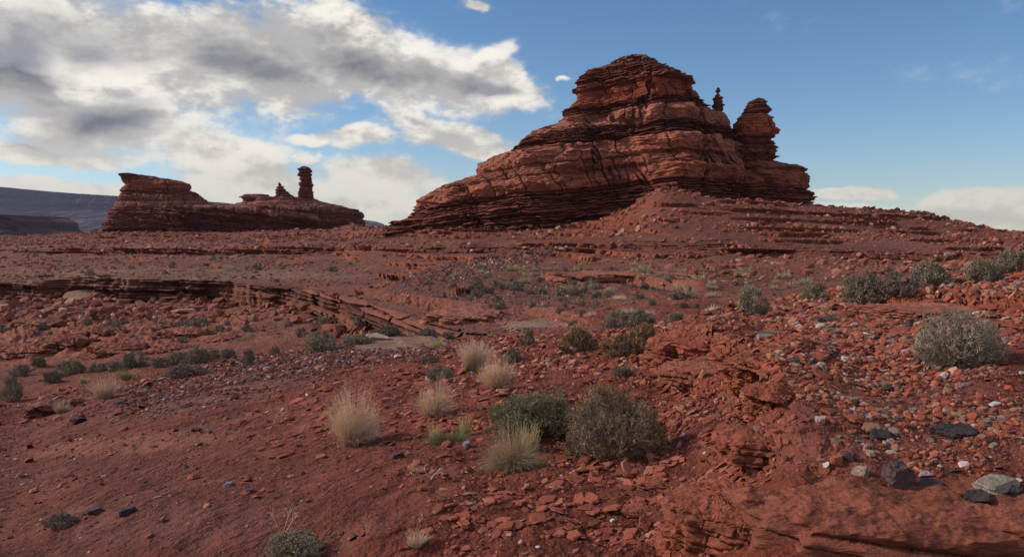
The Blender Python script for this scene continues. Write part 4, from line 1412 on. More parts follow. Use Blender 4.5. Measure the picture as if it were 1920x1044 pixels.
dm = 1.0 / (1 + (Dn / 60.0) ** 1.5)
pal_mid = [((0.27, .085, .055), 5), ((0.21, .068, .046), 4), ((0.34, .14, .095), 2), ((0.38, .23, .175), .8)]
scatter('valley_stones', 'small stones scattered over the valley floor and benches', CH, mid * dm * np.clip(fbm(X / 9, Y / 7, 2.0, 3) + .2, .03, 2), 17000, sz(.07, .45, 2.8, 60), pal_mid, 5, .3, .15)
tal = inview * ((VV > 13.6) * (VV < 16.1) * 1.0 + (VV > 12.2) * (VV < 13.1) * 1.6 + (VV > 6.8) * (VV < 8.3) * (GPX < 700) * 4.0 + (VV > 10.2) * (VV < 13) * (GPX > 1250) * .8) * np.clip(fbm(X / 7, Y / 5, 12.0, 3) + .4, .05, 2)
scatter('talus_rubble', 'broken red-brown rubble covering the talus under the cliffs', CH + FL[:3], tal, 30000, sz(.18, 1.3, 3.2), pal_mid, 6, .35, .1)
wash = inview * (gz(1000, 605, 220, 18, 2) + gz(900, 500, 150, 16, -12) + gz(960, 560, 190, 26, 3) * .6)
scatter('wash_gravel', 'lilac gravel along the wash below the big butte', CH, wash, 9000, sz(.05, .22, 2.4, 40), PAL_PUR, 7, .3, .15)
shz = fgm * (gz(1300, 900, 300, 130, -20) + .8 * gz(1100, 960, 300, 80, -10) + .7 * gz(1360, 680, 160, 60) + .5 * gz(1700, 620, 300, 60) + .10 * gz(800, 800, 300, 90)) * np.clip(fbm(X / .5, Y / .3, 21.0, 3) + .25, .02, 2)
scatter('flat_shards', 'thin flat shards of red rock shingled over the slope', TH, shz, 11000, sz(.03, .19, 3.2, 6), [((0.27, .072, .042), 5), ((0.22, .058, .036), 3), ((0.30, .10, .062), 1.5), ((0.33, .16, .11), .25)], 31, .14, .3)
# ---------------------------------------------------------------- plants
def leafmat(name, rough=0.8, tr=0.0):
    m, t, b = new_mat(name)
    a = t.nodes.new('ShaderNodeAttribute')
    a.attribute_name = 'Col'
    oi = t.nodes.new('ShaderNodeObjectInfo')
    v = M('ADD', M('MULTIPLY', oi.outputs['Random'], 0.5, tree=t), 1.75, tree=t)
    tc_ = t.nodes.new('ShaderNodeTexCoord')
    f = tnoise(t, tc_.outputs['Object'], 5.0, 3, .6)
    v = M('MULTIPLY', v, M('ADD', M('MULTIPLY', f, 0.8, tree=t), 0.6, tree=t), tree=t)
    sc = t.nodes.new('ShaderNodeVectorMath')
    sc.operation = 'SCALE'
    t.links.new(a.outputs['Color'], sc.inputs[0])
    t.links.new(v, sc.inputs['Scale'])
    t.links.new(sc.outputs[0], b.inputs['Base Color'])
    b.inputs['Roughness'].default_value = rough
    b.inputs['Specular IOR Level'].default_value = 0.15
    return m


MAT_TWIG = leafmat('dry_twig')
MAT_LEAF = leafmat('leaf')
MAT_STRAW = leafmat('dry_grass')


def strands(P, Dr, Ln, bend, r0, r1, segs, rg, wig=0.0):
    """thin tapered three-sided stems; returns V, F, end points, end directions"""
    n = len(P)
    t = np.linspace(0, 1, segs + 1)
    side = np.cross(Dr, np.array([0, 0, 1.0]))
    side += 1e-4
    side /= np.linalg.norm(side, axis=1, keepdims=True)
    pts = P[:, None] + Dr[:, None] * (Ln[:, None] * t)[..., None] + bend[:, None] * (t ** 2)[None, :, None] * Ln[:, None, None]
    if wig:
        pts[:, 1:] += rg.normal(0, 1, (n, segs, 3)) * (wig * Ln)[:, None, None]
    up = np.cross(side, Dr)
    rad = (r0[:, None] * (1 - t) + r1[:, None] * t)
    V = np.zeros((n, segs + 1, 3, 3))
    for k in range(3):
        a = k * 2 * math.pi / 3
        V[:, :, k] = pts + (math.cos(a) * side + math.sin(a) * up)[:, None] * rad[..., None]
    i = np.arange(segs)[:, None]
    k = np.arange(3)[None]
    f = np.stack([i * 3 + k, i * 3 + (k + 1) % 3, (i + 1) * 3 + (k + 1) % 3, (i + 1) * 3 + k], -1).reshape(-1, 4)
    F = (f[None] + (np.arange(n) * (segs + 1) * 3)[:, None, None]).reshape(-1, 4)
    e = pts[:, -1] - pts[:, -2]
    e /= np.linalg.norm(e, axis=1, keepdims=True) + 1e-9
    return V.reshape(-1, 3), F, pts, e


def unit(v):
    return v / (np.linalg.norm(v, axis=1, keepdims=True) + 1e-9)


def bush(seed, n0=34, ch=(5, 5, 4), asp=0.8, tw=0.006, twig=(0.16, .12, .10), twig2=None, leaf=((0.12, .11, .06),), leaves=3, lsize=0.02, flat=0.15, wig=.08, upr=0.0, irregular=.25):
    """a twiggy dome of radius 1; returns (V, F, C) of stems and (V, F, C) of leaves"""
    rg = np.random.default_rng(seed)
    P = rg.normal(0, .07, (n0, 3))
    P[:, 2] = np.abs(P[:, 2]) * .3
    az_ = rg.uniform(0, 2 * math.pi, n0)
    elv = np.arcsin(rg.uniform(flat - 0.1, 1, n0))
    Dr = np.stack([np.cos(az_) * np.cos(elv), np.sin(az_) * np.cos(elv), np.sin(elv) * asp + upr], -1)
    lobe = 1 + irregular * noise(Dr[:, 0] * 1.6 + seed, Dr[:, 1] * 1.6, Dr[:, 2] * 1.6)
    L0 = 0.48 * lobe * rg.uniform(.75, 1.1, n0)
    Vs, Fs, Cs = [], [], []
    base = 0
    r = tw * 2.2
    fac = [1, .62, .42, .26]
    for lv in range(len(ch) + 1):
        n = len(P)
        ln = (L0 if lv == 0 else np.repeat(L0_, ch[lv - 1]) * rg.uniform(.55, 1.15, n))
        bend = rg.normal(0, .12, (n, 3)) + np.array([0, 0, .06])
        V, F, pts, e = strands(P, unit(Dr), ln, bend, np.full(n, r), np.full(n, r * .62), 2, rg, wig)
        Vs.append(V)
        Fs.append(F + base)
        base += len(V)
        tc1 = np.array(twig)
        if twig2 is not None:
            q = rg.random(n)[:, None] < .35
            tc1 = np.where(q, np.array(twig2), tc1)
        c = tc1 * rg.uniform(.7, 1.3, (n, 1))
        Cs.append(np.repeat(c, 9, 0))
        if lv < len(ch):
            k = ch[lv]
            tt = rg.uniform(.45, 1, (n, k))
            seg = np.clip((tt * 2).astype(int), 0, 1)
            fr = (tt * 2 - seg)[..., None]
            ii = np.arange(n)[:, None]
            P = (pts[ii, seg] * (1 - fr) + pts[ii, seg + 1] * fr).reshape(-1, 3)
            Dr = unit(np.repeat(e, k, 0) + rg.normal(0, .55, (n * k, 3)) + 0.35 * unit(P) * np.array([1, 1, 1.0]))
            L0_ = ln * fac[lv + 1] / fac[lv]
            r *= .66
    VA = np.concatenate(Vs)
    k1 = 1 / np.percentile(np.hypot(pts[:, 2, 0], pts[:, 2, 1]), 84)
    k3 = 1 / np.percentile(pts[:, 2, 2], 90)
    NS = np.array([k1, k1, k3])

    def dome(V):
        V = V * NS
        V[:, 2] = np.maximum(V[:, 2], 0.0)
        V[:, :2] *= (0.66 + 0.34 * sstep(0, .42, V[:, 2]))[:, None]
        r_ = np.linalg.norm(V, axis=1)
        d_ = V / (r_[:, None] + 1e-6)
        lim = 0.95 + 0.24 * noise(d_[:, 0] * 2.5 + seed, d_[:, 1] * 2.5, d_[:, 2] * 2.5) + 0.12 * noise(d_[:, 0] * 7, d_[:, 1] * 7, d_[:, 2] * 7)
        return V * np.where(r_ > lim, (lim / (r_ + 1e-6)) ** 0.6, 1)[:, None]
    Sm = (dome(VA), np.concatenate(Fs), np.concatenate(Cs))
    Lm = None
    if leaves:
        n = len(pts)
        tt = rg.uniform(0, 1.1, (n, leaves))[..., None]
        Q = dome((pts[:, 1][:, None] * (1 - tt) + pts[:, 2][:, None] * tt).reshape(-1, 3))
        m = len(Q)
        s = lsize * rg.uniform(.6, 1.4, m)
        a = unit(rg.normal(0, 1, (m, 3)) + .8 * unit(Q))
        b = unit(np.cross(a, rg.normal(0, 1, (m, 3))))
        V = np.stack([Q, Q + (a * .5 + b * .32) * s[:, None], Q + a * s[:, None], Q + (a * .5 - b * .32) * s[:, None]], 1).reshape(-1, 3)
        F = np.arange(m * 4).reshape(m, 4)
        pal = np.array(leaf)
        # colours come in patches
        pk = (0.5 + 0.5 * noise(Q[:, 0] * 2.2 + seed, Q[:, 1] * 2.2, Q[:, 2] * 2.2) + rg.uniform(-.3, .3, m))
        ci = np.clip((pk * len(pal)).astype(int), 0, len(pal) - 1)
        C = pal[ci] * rg.uniform(.7, 1.35, (m, 1))
        Lm = (V, F, np.repeat(C, 4, 0))
    return Sm, Lm


def tussock(seed, n=1500, h=1.0, spread=.8, r=.005, col=((0.42, .28, .17), (0.30, .2, .12)), segs=4, droop=.25, core=.12, dark=(0.12, .08, .06), lean=(0, 0), fluff=0):
    """grass: blades fanning out of one foot"""
    rg = np.random.default_rng(seed)
    az_ = rg.uniform(0, 2 * math.pi, n)
    rad = core * np.sqrt(rg.random(n))
    P = np.stack([rad * np.cos(az_), rad * np.sin(az_), rg.uniform(-.02, .02, n)], -1)
    out = rg.random(n) ** .75 * spread
    a2 = az_ + rg.normal(0, .35, n)
    Dr = unit(np.stack([np.cos(a2) * out + lean[0], np.sin(a2) * out + lean[1], np.full(n, 1.0)], -1))
    clp = 1 + .25 * np.sign(noise(np.cos(a2) * 3.5 + seed * 2, np.sin(a2) * 3.5, out * 4))
    Ln = clp * h * (.30 + .78 * rg.random(n) ** .8) * (1 - .12 * out) * (1 + .38 * noise(np.cos(a2) * 1.4 + seed, np.sin(a2) * 1.4, seed * 1.7))
    bend = np.stack([np.cos(a2), np.sin(a2), -1.0 + 0 * a2], -1) * (droop * (out + .15) * rg.uniform(.3, 1.2, n))[:, None]
    V, F, pts, e = strands(P, Dr, Ln, bend, np.full(n, r), np.full(n, r * .35), segs, rg, .012)
    pal = np.array(col)
    c = pal[rg.integers(0, len(pal), n)] * rg.uniform(.75, 1.25, (n, 1))
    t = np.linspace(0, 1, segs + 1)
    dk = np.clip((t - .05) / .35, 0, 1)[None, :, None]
    C = np.array(dark)[None, None] * (1 - dk) + c[:, None] * dk  # blade feet darkened in the colour itself, as the shade at the tuft's base
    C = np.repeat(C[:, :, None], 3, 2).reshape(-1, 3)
    if fluff:
        Q = np.repeat(pts[:, -1], fluff, 0) + rg.normal(0, .035, (n * fluff, 3)) * h
        m = len(Q)
        d2 = unit(np.repeat(e, fluff, 0) + rg.normal(0, .5, (m, 3)))
        V2, F2, _, _ = strands(Q, d2, np.full(m, .07 * h), rg.normal(0, .1, (m, 3)), np.full(m, r * .6), np.full(m, r * .3), 1, rg)
        F = np.concatenate([F, F2 + len(V)])
        V = np.concatenate([V, V2])
        C = np.concatenate([C, np.repeat(pal[0][None] * rg.uniform(.8, 1.3, (m, 1)), 6, 0)])
    k1 = 1 / np.percentile(np.hypot(V[:, 0], V[:, 1]), 92)
    k3 = 1 / np.percentile(V[:, 2], 98)
    return V * np.array([k1, k1, k3]), F, C


def join(parts, twig_mat, leaf_mat, name):
    (V, F, C), Lm = parts
    if Lm is None:
        return make_mesh(name, V, F, C, False, [twig_mat])
    mi = np.concatenate([np.zeros(len(F)), np.ones(len(Lm[1]))])
    return make_mesh(name, np.concatenate([V, Lm[0]]), np.concatenate([F, Lm[1] + len(V)]), np.concatenate([C, Lm[2]]), False, [twig_mat, leaf_mat], mi)


OLIVE = ((0.125, .085, .045), (0.19, .105, .04), (0.115, .088, .055), (0.22, .11, .04))
SAGE = ((0.14, .112, .075), (0.18, .145, .10), (0.105, .085, .06))
DSAGE = ((0.125, .10, .075), (0.165, .135, .10), (0.10, .08, .06))
GREENS = ((0.070, .064, .038), (0.10, .088, .052), (0.14, .118, .075))
STRAWC = ((0.31, .22, .155), (0.25, .172, .12), (0.37, .27, .195))


def place(o, px, py, sx, sz_=None, yaw=0.0, lean=True, sy=None):
    """width in photo pixels -> real size at the ground point seen at (px, py)"""
    P, n = on_ground(px, py)
    w = sx / FPX * P[1] / 2
    hgt = w if sz_ is None else sz_ / FPX * P[1]
    o.location = P + np.array([0, w * 0.45, -0.01 * w])
    # keep the foot on the slope
    q, _ = on_ground(px, py)
    o.scale = (w, w if sy is None else w * sy, hgt)
    o.rotation_euler = (0, 0, yaw)
    return P[1]


def ground_z(x, y):
    """height of the sheet near (x, y)"""
    j = int(np.argmin(abs(cpx - (960 + x / max(y, 3) * FPX * math.cos(PITCH)))))
    i = 3 + int(np.argmin(abs(GP[3:, j, 1] - y)))
    return float(GP[i, j, 2])


def seat(o, sink=0.02):
    o.location.z = ground_z(o.location.x, o.location.y) - sink * o.scale[2]


def plant(name, label, cat, px, py, w, h, parts, mats, yaw=0.0, group=None, split=True, sy=None, sink=.03):
    """a bush with stems and leaves as parts; w, h in photo pixels"""
    e = link(name, None)
    e.empty_display_size = .2
    place(e, px, py, w, h, yaw, sy=sy)
    seat(e, sink)
    tag(e, label, cat, group)
    (V, F, C), Lm = parts
    link('stems', make_mesh('stems', V, F, C, False, [mats[0]]), e)
    if Lm is not None:
        link('leaves', make_mesh('leaves', Lm[0], Lm[1], Lm[2], False, [mats[1]]), e)
    return e


def grass(name, label, px, py, w, h, data, group=None, yaw=0.0, mat=None, sy=None, cat='grass'):
    o = link(name, make_mesh(name, data[0], data[1], data[2], False, [mat or MAT_STRAW]))
    place(o, px, py, w, h, yaw, sy=sy)
    seat(o, .02)
    return tag(o, label, cat, group)


TM, LM = MAT_TWIG, MAT_LEAF
GT = (0.20, .165, .15)
# --- the big ones, each its own shape
plant('round_bush', 'biggest round olive-brown twiggy bush on the near slope right of the green bush', 'bush', 1163, 862, 204, 122,
      bush(1, 46, (6, 6, 5), .85, .0045, (0.20, .16, .145), (0.12, .085, .07), OLIVE, 5, .026, flat=-.15, irregular=.3), (TM, LM), sy=.8)
plant('big_grey_bush', 'large spiky grey bush with straight bleached stems at the right edge of the knoll', 'bush', 1826, 692, 190, 100,
      bush(2, 60, (6, 5, 4), .8, .006, (0.20, .155, .115), (0.10, .075, .06), SAGE, 2, .02, flat=.0, wig=.04, irregular=.4), (TM, LM), sy=.8)


plant('green_bush', 'wide dark green broom-like bush left of the biggest round bush', 'bush', 1003, 826, 182, 84,
      bush(3, 90, (5, 5, 3), .8, .0055, (0.085, .078, .045), (0.13, .112, .07), GREENS, 3, .03, flat=-.05, wig=.02, upr=.35, irregular=.25), (TM, LM), sy=.8)
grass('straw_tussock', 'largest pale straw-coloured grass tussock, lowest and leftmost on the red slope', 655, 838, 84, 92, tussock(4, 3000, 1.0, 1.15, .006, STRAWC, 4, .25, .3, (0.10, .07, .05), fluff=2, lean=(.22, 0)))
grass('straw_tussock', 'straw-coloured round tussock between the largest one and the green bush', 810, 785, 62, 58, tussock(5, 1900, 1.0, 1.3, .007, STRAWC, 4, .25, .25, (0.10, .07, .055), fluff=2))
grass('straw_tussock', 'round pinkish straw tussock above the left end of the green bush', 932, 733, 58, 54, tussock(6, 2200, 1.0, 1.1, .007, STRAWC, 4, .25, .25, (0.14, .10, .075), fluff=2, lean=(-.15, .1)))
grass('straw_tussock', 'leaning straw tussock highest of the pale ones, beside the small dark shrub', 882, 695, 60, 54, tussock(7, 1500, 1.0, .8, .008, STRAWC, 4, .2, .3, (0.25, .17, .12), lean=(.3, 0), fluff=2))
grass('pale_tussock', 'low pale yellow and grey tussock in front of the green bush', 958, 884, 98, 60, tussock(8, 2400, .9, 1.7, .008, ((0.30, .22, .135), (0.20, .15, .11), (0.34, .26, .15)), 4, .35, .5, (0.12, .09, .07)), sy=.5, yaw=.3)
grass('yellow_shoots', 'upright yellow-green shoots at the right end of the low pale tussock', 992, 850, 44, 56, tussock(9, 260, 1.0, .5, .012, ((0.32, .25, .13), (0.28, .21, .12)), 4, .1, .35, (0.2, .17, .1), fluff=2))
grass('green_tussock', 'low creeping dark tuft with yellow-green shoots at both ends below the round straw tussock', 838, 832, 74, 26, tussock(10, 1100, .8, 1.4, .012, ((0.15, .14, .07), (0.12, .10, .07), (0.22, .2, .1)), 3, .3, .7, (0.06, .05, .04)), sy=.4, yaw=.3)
for k, (px, py, l_) in enumerate([(812, 836, 'left'), (868, 818, 'right')]):
    grass('yellow_shoots', 'yellow-green seeding shoots at the %s end of the low creeping dark tuft' % l_, px, py, 24, 46, tussock(11 + k, 150, 1.0, .45, .018, ((0.27, .22, .11), (0.20, .175, .08)), 4, .1, .35, (0.15, .15, .07), fluff=2))
named = [
    # kind, px, foot row, w, h, label
    ('dark', 962, 681, 32, 26, 'small round dark bush right of the highest leaning straw tussock'),
    ('dark', 822, 712, 54, 24, 'low dark grey spreading bush left of the leaning straw tussock'),
    ('dark', 1170, 708, 36, 20, 'small green-black tuft with a grey stem on the slope behind the biggest round bush'),
    ('olive', 1088, 664, 78, 46, 'left one of the two middle olive bushes on the red rise'),
    ('olive', 1164, 668, 74, 40, 'front half of the right-hand olive bush pair on the red rise'),
    ('olive', 1206, 662, 70, 52, 'taller rear bush of the right-hand olive pair on the red rise'),
    ('sage', 988, 648, 32, 28, 'single upright sage bush between the leaning straw tussock and the olive bushes'),
    ('sage', 1160, 618, 52, 34, 'left grey-green bush of the pair behind the olive bushes'),
    ('dark', 1206, 618, 56, 36, 'darker right bush of the pair behind the olive bushes'),
    ('sage', 1272, 606, 50, 24, 'grey-green bush at the foot of the red knoll ledge'),
    ('sage', 1418, 590, 68, 48, 'round leaning bush alone on the knoll crest, left of the other crest bushes'),
    ('sage', 1533, 564, 62, 34, 'low round bush on the knoll crest right of the round leaning one'),
    ('tall', 1628, 575, 84, 62, 'tallest green-grey bush on the knoll crest'),
    ('brown', 1696, 562, 84, 42, 'brownish bare bush on the crest right of the tallest bush'),
    ('sage', 1748, 540, 84, 48, 'pale grey-green bush on the crest right of the brownish bare one'),
    ('tall', 1858, 530, 68, 44, 'green-grey bush on the crest below the right-hand ridge foot'),
    ('tall', 1904, 512, 60, 44, 'bush cut off by the right edge on the crest'),
    ('sage', 596, 662, 72, 34, 'grey and olive bush at the left end of the light wash ledge'),
    ('sage', 664, 652, 60, 24, 'grey-green bush left of the pale tilted slab'),
    ('green', 722, 646, 84, 30, 'low green bush behind the pale tilted slab'),
    ('dark', 800, 638, 42, 24, 'compact dark grey bush right of the low green bush under the ledge'),
    ('dark', 838, 637, 26, 14, 'small dark bush right of the compact dark grey one under the ledge'),
    ('dark', 460, 684, 28, 28, 'round brown-grey bush at the upper edge of the purple gravel'),
    ('sage', 512, 668, 22, 16, 'small sage bush right of the round brown-grey one above the gravel'),
    ('dark', 174, 698, 34, 16, 'leftmost dark shrub of the row behind the gravel'),
    ('dark', 206, 697, 38, 18, 'second shrub from the left in the dark row behind the gravel'),
    ('dark', 246, 690, 54, 26, 'bulkiest dark shrub in the left half of the row behind the gravel'),
    ('sage', 296, 690, 42, 20, 'grey shrub near the middle of the row behind the gravel'),
    ('sage', 330, 684, 44, 22, 'silvery shrub left of the dark bulky one in the row behind the gravel'),
    ('dark', 366, 682, 44, 28, 'dark bulky shrub in the right half of the row behind the gravel'),
    ('sage', 394, 675, 30, 18, 'small grey shrub near the right end of the row behind the gravel'),
    ('dark', 424, 672, 28, 18, 'rightmost dark shrub of the row behind the gravel'),
    ('brown', 334, 710, 72, 24, 'low sprawling brown shrub in front of the row, on the gravel edge'),
    ('sage', 118, 706, 62, 28, 'broad pale-topped shrub on the left flat above the straw tuft'),
    ('dark', 84, 720, 34, 22, 'dark shrub left of and below the broad pale-topped one'),
    ('dark', 22, 705, 44, 22, 'dark shrub near the left edge on the sandy flat'),
    ('green', 62, 690, 28, 18, 'bright green shrub right of the dark one by the left edge'),
    ('sage', 6, 752, 42, 44, 'grey-green bush cut off by the left edge'),
    ('dark', 1080, 610, 20, 10, 'tiny dark shrub on the lilac gravel of the wash'),
    ('dark', 966, 545, 34, 18, 'dark shrub in the middle of the far flat, largest there'),
    ('dark', 942, 544, 20, 12, 'shrub touching the largest dark shrub of the far flat on its left'),
    ('dark', 1018, 552, 18, 12, 'dark round shrub right of the largest one on the far flat'),
    ('dark', 998, 578, 14, 12, 'dark round shrub below the far flat, right of the broken ledge'),
    ('brown', 1078, 556, 20, 11, 'brown-grey shrub right of centre on the far flat'),
    ('brown', 1120, 559, 18, 11, 'next brown shrub to the right of the brown-grey one on the far flat'),
    ('dark', 1142, 558, 14, 9, 'dark shrub at the right end of the brown pair on the far flat'),
    ('dark', 1200, 562, 18, 10, 'dark shrub on the far flat beside pale grass'),
    ('dark', 1224, 573, 18, 12, 'dark shrub below the pale grass of the far flat'),
    ('dark', 1054, 587, 16, 12, 'dark shrub at the left of two above the wash'),
    ('dark', 1100, 588, 16, 12, 'dark shrub at the right of two above the wash'),
    ('green', 1284, 578, 18, 10, 'small green shrub left of the pale grass behind the knoll'),
    ('dark', 1308, 578, 13, 9, 'small dark shrub between the green one and pale grass behind the knoll'),
    ('dark', 60, 1040, 0, 0, ''),
    ('grey', 538, 1052, 120, 46, 'grey spiky bush cut off by the bottom edge'),
    ('brown', 92, 992, 62, 22, 'low thin brown shrub on the slope at bottom left'),
    ('grass', 228, 714, 34, 22, 'yellow-green tuft above the purple gravel'),
    ('grass', 148, 720, 18, 14, 'small yellow-green tuft on the left flat'),
    ('straw', 186, 750, 50, 40, 'brownish straw tuft at the end of the thin rock ledge on the left'),
    ('straw', 104, 776, 30, 22, 'thin straw tuft on the thin rock ledge at left'),
    ('straw', 1388, 722, 34, 24, 'pale dry tuft in the hollow of the red knoll ledge'),
    ('straw', 1345, 585, 40, 14, 'long pale grass clump behind the knoll'),
    ('straw', 1162, 563, 26, 10, 'pale cushion of grass on the far flat'),
    ('straw', 1113, 594, 26, 12, 'yellow grass tuft on the wash edge behind the bushes'),
    ('grass', 1007, 608, 24, 12, 'yellow tuft on the light ledge in the middle'),
    ('grass', 964, 612, 20, 10, 'green-yellow tuft left of the light ledge in the middle'),
    ('grass', 922, 633, 18, 9, 'yellow-green tuft left of the single upright sage bush'),
    ('straw', 1180, 590, 34, 12, 'yellow grass behind the grey-green bush pair'),
    ('straw', 1215, 592, 30, 12, 'straw grass behind the darker bush of the pair'),
    ('straw', 764, 636, 34, 16, 'straw grass between the low green and compact dark bushes'),
    ('grass', 820, 653, 30, 18, 'yellow-green tuft at the edge of the light wash ledge'),
    ('straw', 775, 1030, 40, 30, 'small thin pale tuft at the bottom left of centre'),
    ('grass', 460, 600, 0, 0, ''),
    ('brown', 1535, 608, 34, 10, 'flat grey cushion plant left one on the knoll'),
    ('brown', 1558, 606, 38, 14, 'flat grey cushion plant right one on the knoll'),
    ('grass', 1445, 630, 22, 10, 'small dry grass tuft behind the blue-grey rock'),
    ('brown', 800, 682, 40, 14, 'faint thin brown shrub left of the leaning straw tussock'),
]
SPEC = {
    'dark': dict(twig=(0.10, .085, .078), twig2=(0.16, .13, .11), leaf=DSAGE),
    'olive': dict(twig=(0.15, .115, .09), twig2=(0.10, .08, .06), leaf=OLIVE),
    'sage': dict(twig=(0.19, .15, .115), twig2=(0.12, .10, .08), leaf=SAGE),
    'tall': dict(twig=(0.17, .14, .10), twig2=(0.11, .085, .07), leaf=((0.125, .10, .065), (0.155, .125, .085)), upr=.25),
    'brown': dict(twig=(0.17, .115, .10), twig2=(0.13, .09, .08), leaf=((0.14, .10, .085), (0.11, .085, .07))),
    'green': dict(twig=(0.12, .11, .07), leaf=GREENS, upr=.2),
    'grey': dict(twig=(0.15, .12, .10), twig2=(0.15, .12, .11), leaf=SAGE, wig=.03),
}
for i, (kd, px, py, w, h, lab) in enumerate(named):
    if not w:
        continue
    if kd in SPEC:
        big = w > 40
        n0, ch, tw = (30, (5, 5, 4), .008) if big else (22, (5, 4, 3), .014)
        nm = {'dark': 'dark_bush', 'olive': 'olive_bush', 'sage': 'sage_bush', 'tall': 'sage_bush', 'brown': 'brown_bush', 'green': 'green_bush', 'grey': 'grey_bush'}[kd]
        pt = bush(500 + i, n0, ch, .85, tw, leaves=4, lsize=.055 if big else .09, flat=.0, irregular=.35, **SPEC[kd])
        if w > 28:
            plant(nm, lab, 'bush', px, py, w, h, pt, (TM, LM), sy=.9)
        else:
            o = link(nm, join(pt, TM, LM, nm))
            place(o, px, py, w, h, sy=.9)
            seat(o)
            tag(o, lab, 'bush')
    else:
        c = STRAWC if kd == 'straw' else ((0.26, .21, .10), (0.19, .16, .08), (0.29, .23, .13))
        if 'cushion' in lab or 'long pale' in lab:
            c = ((0.40, .33, .22), (0.33, .28, .18))
        sp = 1.6 if w > 1.6 * h else .9
        grass('straw_tuft' if kd == 'straw' else 'grass_tuft', lab, px, py, w, h, tussock(700 + i, 700, 1.0, sp, .014, c, 3, .25, .35, (0.13, .10, .06), fluff=1), sy=.8)

# dry dead stalks
def stalks(seed, n, spread, col, ch=(4, 3)):
    return bush(seed, n, ch, 1.3, .0035, col, None, leaves=0, flat=.45, wig=.10, upr=.6, irregular=.6)


for px, py, w, h, n, lab in [(520, 1008, 60, 70, 4, 'bare pale forked twigs standing behind the grey bottom bush'), (800, 904, 70, 44, 5, 'bare pale dead twigs on the slope below the low creeping tuft'),
                             (680, 1020, 50, 70, 3, 'tall thin bare stalks near the bottom left of centre'), (508, 796, 44, 40, 6, 'reddish dry stalks on the bare slope left of the largest straw tussock'),
                             (566, 820, 26, 30, 5, 'short dry stalks close to the left of the largest straw tussock'), (775, 1000, 30, 40, 2, 'single thin dry stalk above the small pale bottom tuft')]:
    S_, _ = stalks(int(px), n, .5, (0.33, .20, .145))
    o = link('dead_twigs', make_mesh('dead_twigs', *S_, False, [TM]))
    place(o, px, py, w * 1.3, h)
    o.scale[2] = o.scale[2] * .9
    seat(o)
    tag(o, lab, 'dead plant')

# --- the many small ones of the flats, copies of a few shapes
MINI = []
for i in range(6):
    kd = ('dark', 'sage', 'brown')[i % 3]
    nm = 'dark_shrub' if kd == 'dark' else ('grey_shrub' if kd == 'sage' else 'brown_shrub')
    MINI.append((nm, join(bush(900 + i, 16, (4, 4, 3), .8, .022, leaves=3, lsize=.11, flat=.0, irregular=.3, **SPEC[kd]), TM, LM, nm)))
MG = []
for i in range(4):
    nm = 'pale_tuft' if i < 2 else 'yellow_tuft'
    MG.append((nm, make_mesh(nm, *tussock(950 + i, 260, .7, 1.5, .03, ((0.28, .215, .14), (0.22, .17, .115)) if i < 2 else ((0.22, .17, .11), (0.16, .13, .085)), 3, .3, .5, (0.16, .12, .08)), False, [MAT_STRAW])))
rg = np.random.default_rng(4)
taken = [(a[1], a[2], max(a[3], 10)) for a in named if a[3]]


def strew(zmask, n, kinds, wr, lab, grp, cat, d0=14):
    w = (zmask * GAREA * (GVIS | (Vf > 15)) * inview).ravel()
    idx = rg.choice(len(w), n * 3, p=w / w.sum())
    c = 0
    for q in idx:
        if c >= n:
            break
        px, py = float(GPX.ravel()[q]), float(GPY.ravel()[q])
        if any(abs(px - a) < k * .6 and abs(py - b) < k * .35 for a, b, k in taken):
            continue
        taken.append((px, py, 9))
        c += 1
        nm, me = kinds[rg.integers(len(kinds))]
        o = link(nm, me)
        s = (wr[0] + (wr[1] - wr[0]) * rg.random() ** 2) / 2
        o.scale = (s, s, s * rg.uniform(.8, 1.3))
        o.rotation_euler = (0, 0, rg.uniform(0, 6.28))
        o.location = FLATP[q] - np.array([0, 0, s * .05])
        tag(o, lab, cat, grp)


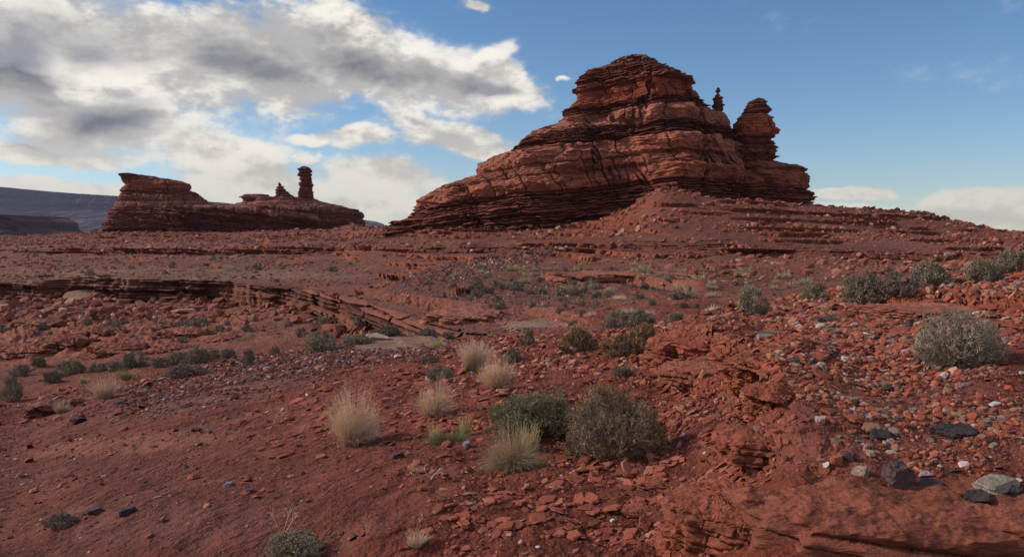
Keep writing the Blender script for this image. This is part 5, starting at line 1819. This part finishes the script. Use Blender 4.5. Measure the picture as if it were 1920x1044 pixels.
Vf = VV
strew(gz(1060, 545, 300, 40) * (Vf > 8), 85, MINI, (.35, .95), 'small dark or grey shrub on the far red flat below the big butte', 'small shrubs on the far flat below the big butte', 'shrub')
strew(gz(1150, 530, 330, 34) * (Vf > 8), 75, MG, (.35, 1.0), 'low pale grass tuft on the far red flat below the big butte', 'pale grass tufts on the far flat', 'grass')
strew(gz(330, 618, 330, 20) * (Vf > 5.8), 42, MINI, (.5, 1.3), 'small dark green shrub on the humpy left valley floor', 'small shrubs on the left valley floor', 'shrub')
strew(gz(400, 508, 420, 24) * (Vf > 9.6), 38, MINI[1::3] + MINI[:1] + MG[:1], (.6, 1.5), 'low grey shrub or tuft on the bench above the long left ledge', 'low plants on the left bench', 'shrub')
strew(gz(1560, 490, 330, 34) * (Vf > 9), 34, MINI + MG[:1], (.5, 1.2), 'low shrub on the slope under the right-hand ridge', 'low shrubs under the right-hand ridge', 'shrub')
strew((Vf > 15.75) * (Vf < 16.02) * (GPX > 1515) * (GPX < 1900), 10, MINI, (.5, 1.1), 'tiny dark shrub on the skyline of the right-hand ridge', 'tiny shrubs on the right skyline', 'shrub')
# grass cover too small to count, along the far flat

def scrub(seed):
    V, F, C = tussock(seed, 16, .6, 1.6, .06, STRAWC, 1, .2, .6, (.1, .1, .1))
    F3 = np.concatenate([F[:, :3], F[:, [0, 2, 3]]])
    return V - np.array([0, 0, .1]), F3


SCR = [scrub(60 + i) for i in range(5)]
cover = inview * (gz(380, 508, 460, 16) * 2 + gz(1090, 540, 330, 40) + .7 * gz(330, 625, 340, 26) + .5 * gz(1560, 500, 360, 34) + .15) * (VV > 5.9) * (VV < 15.8) * np.clip(fbm(X / 8, Y / 8, 32.0, 3) + .1, .0, 2)
scatter('dry_scrub', 'tiny dry grey-green scrub dotted over the flats', SCR, cover * dm, 3600, sz(.22, .75, 1.5), [((0.19, .16, .10), 3), ((0.28, .23, .15), 3), ((0.12, .105, .075), 3), ((0.38, .31, .2), 1)], 41, .2, .5)
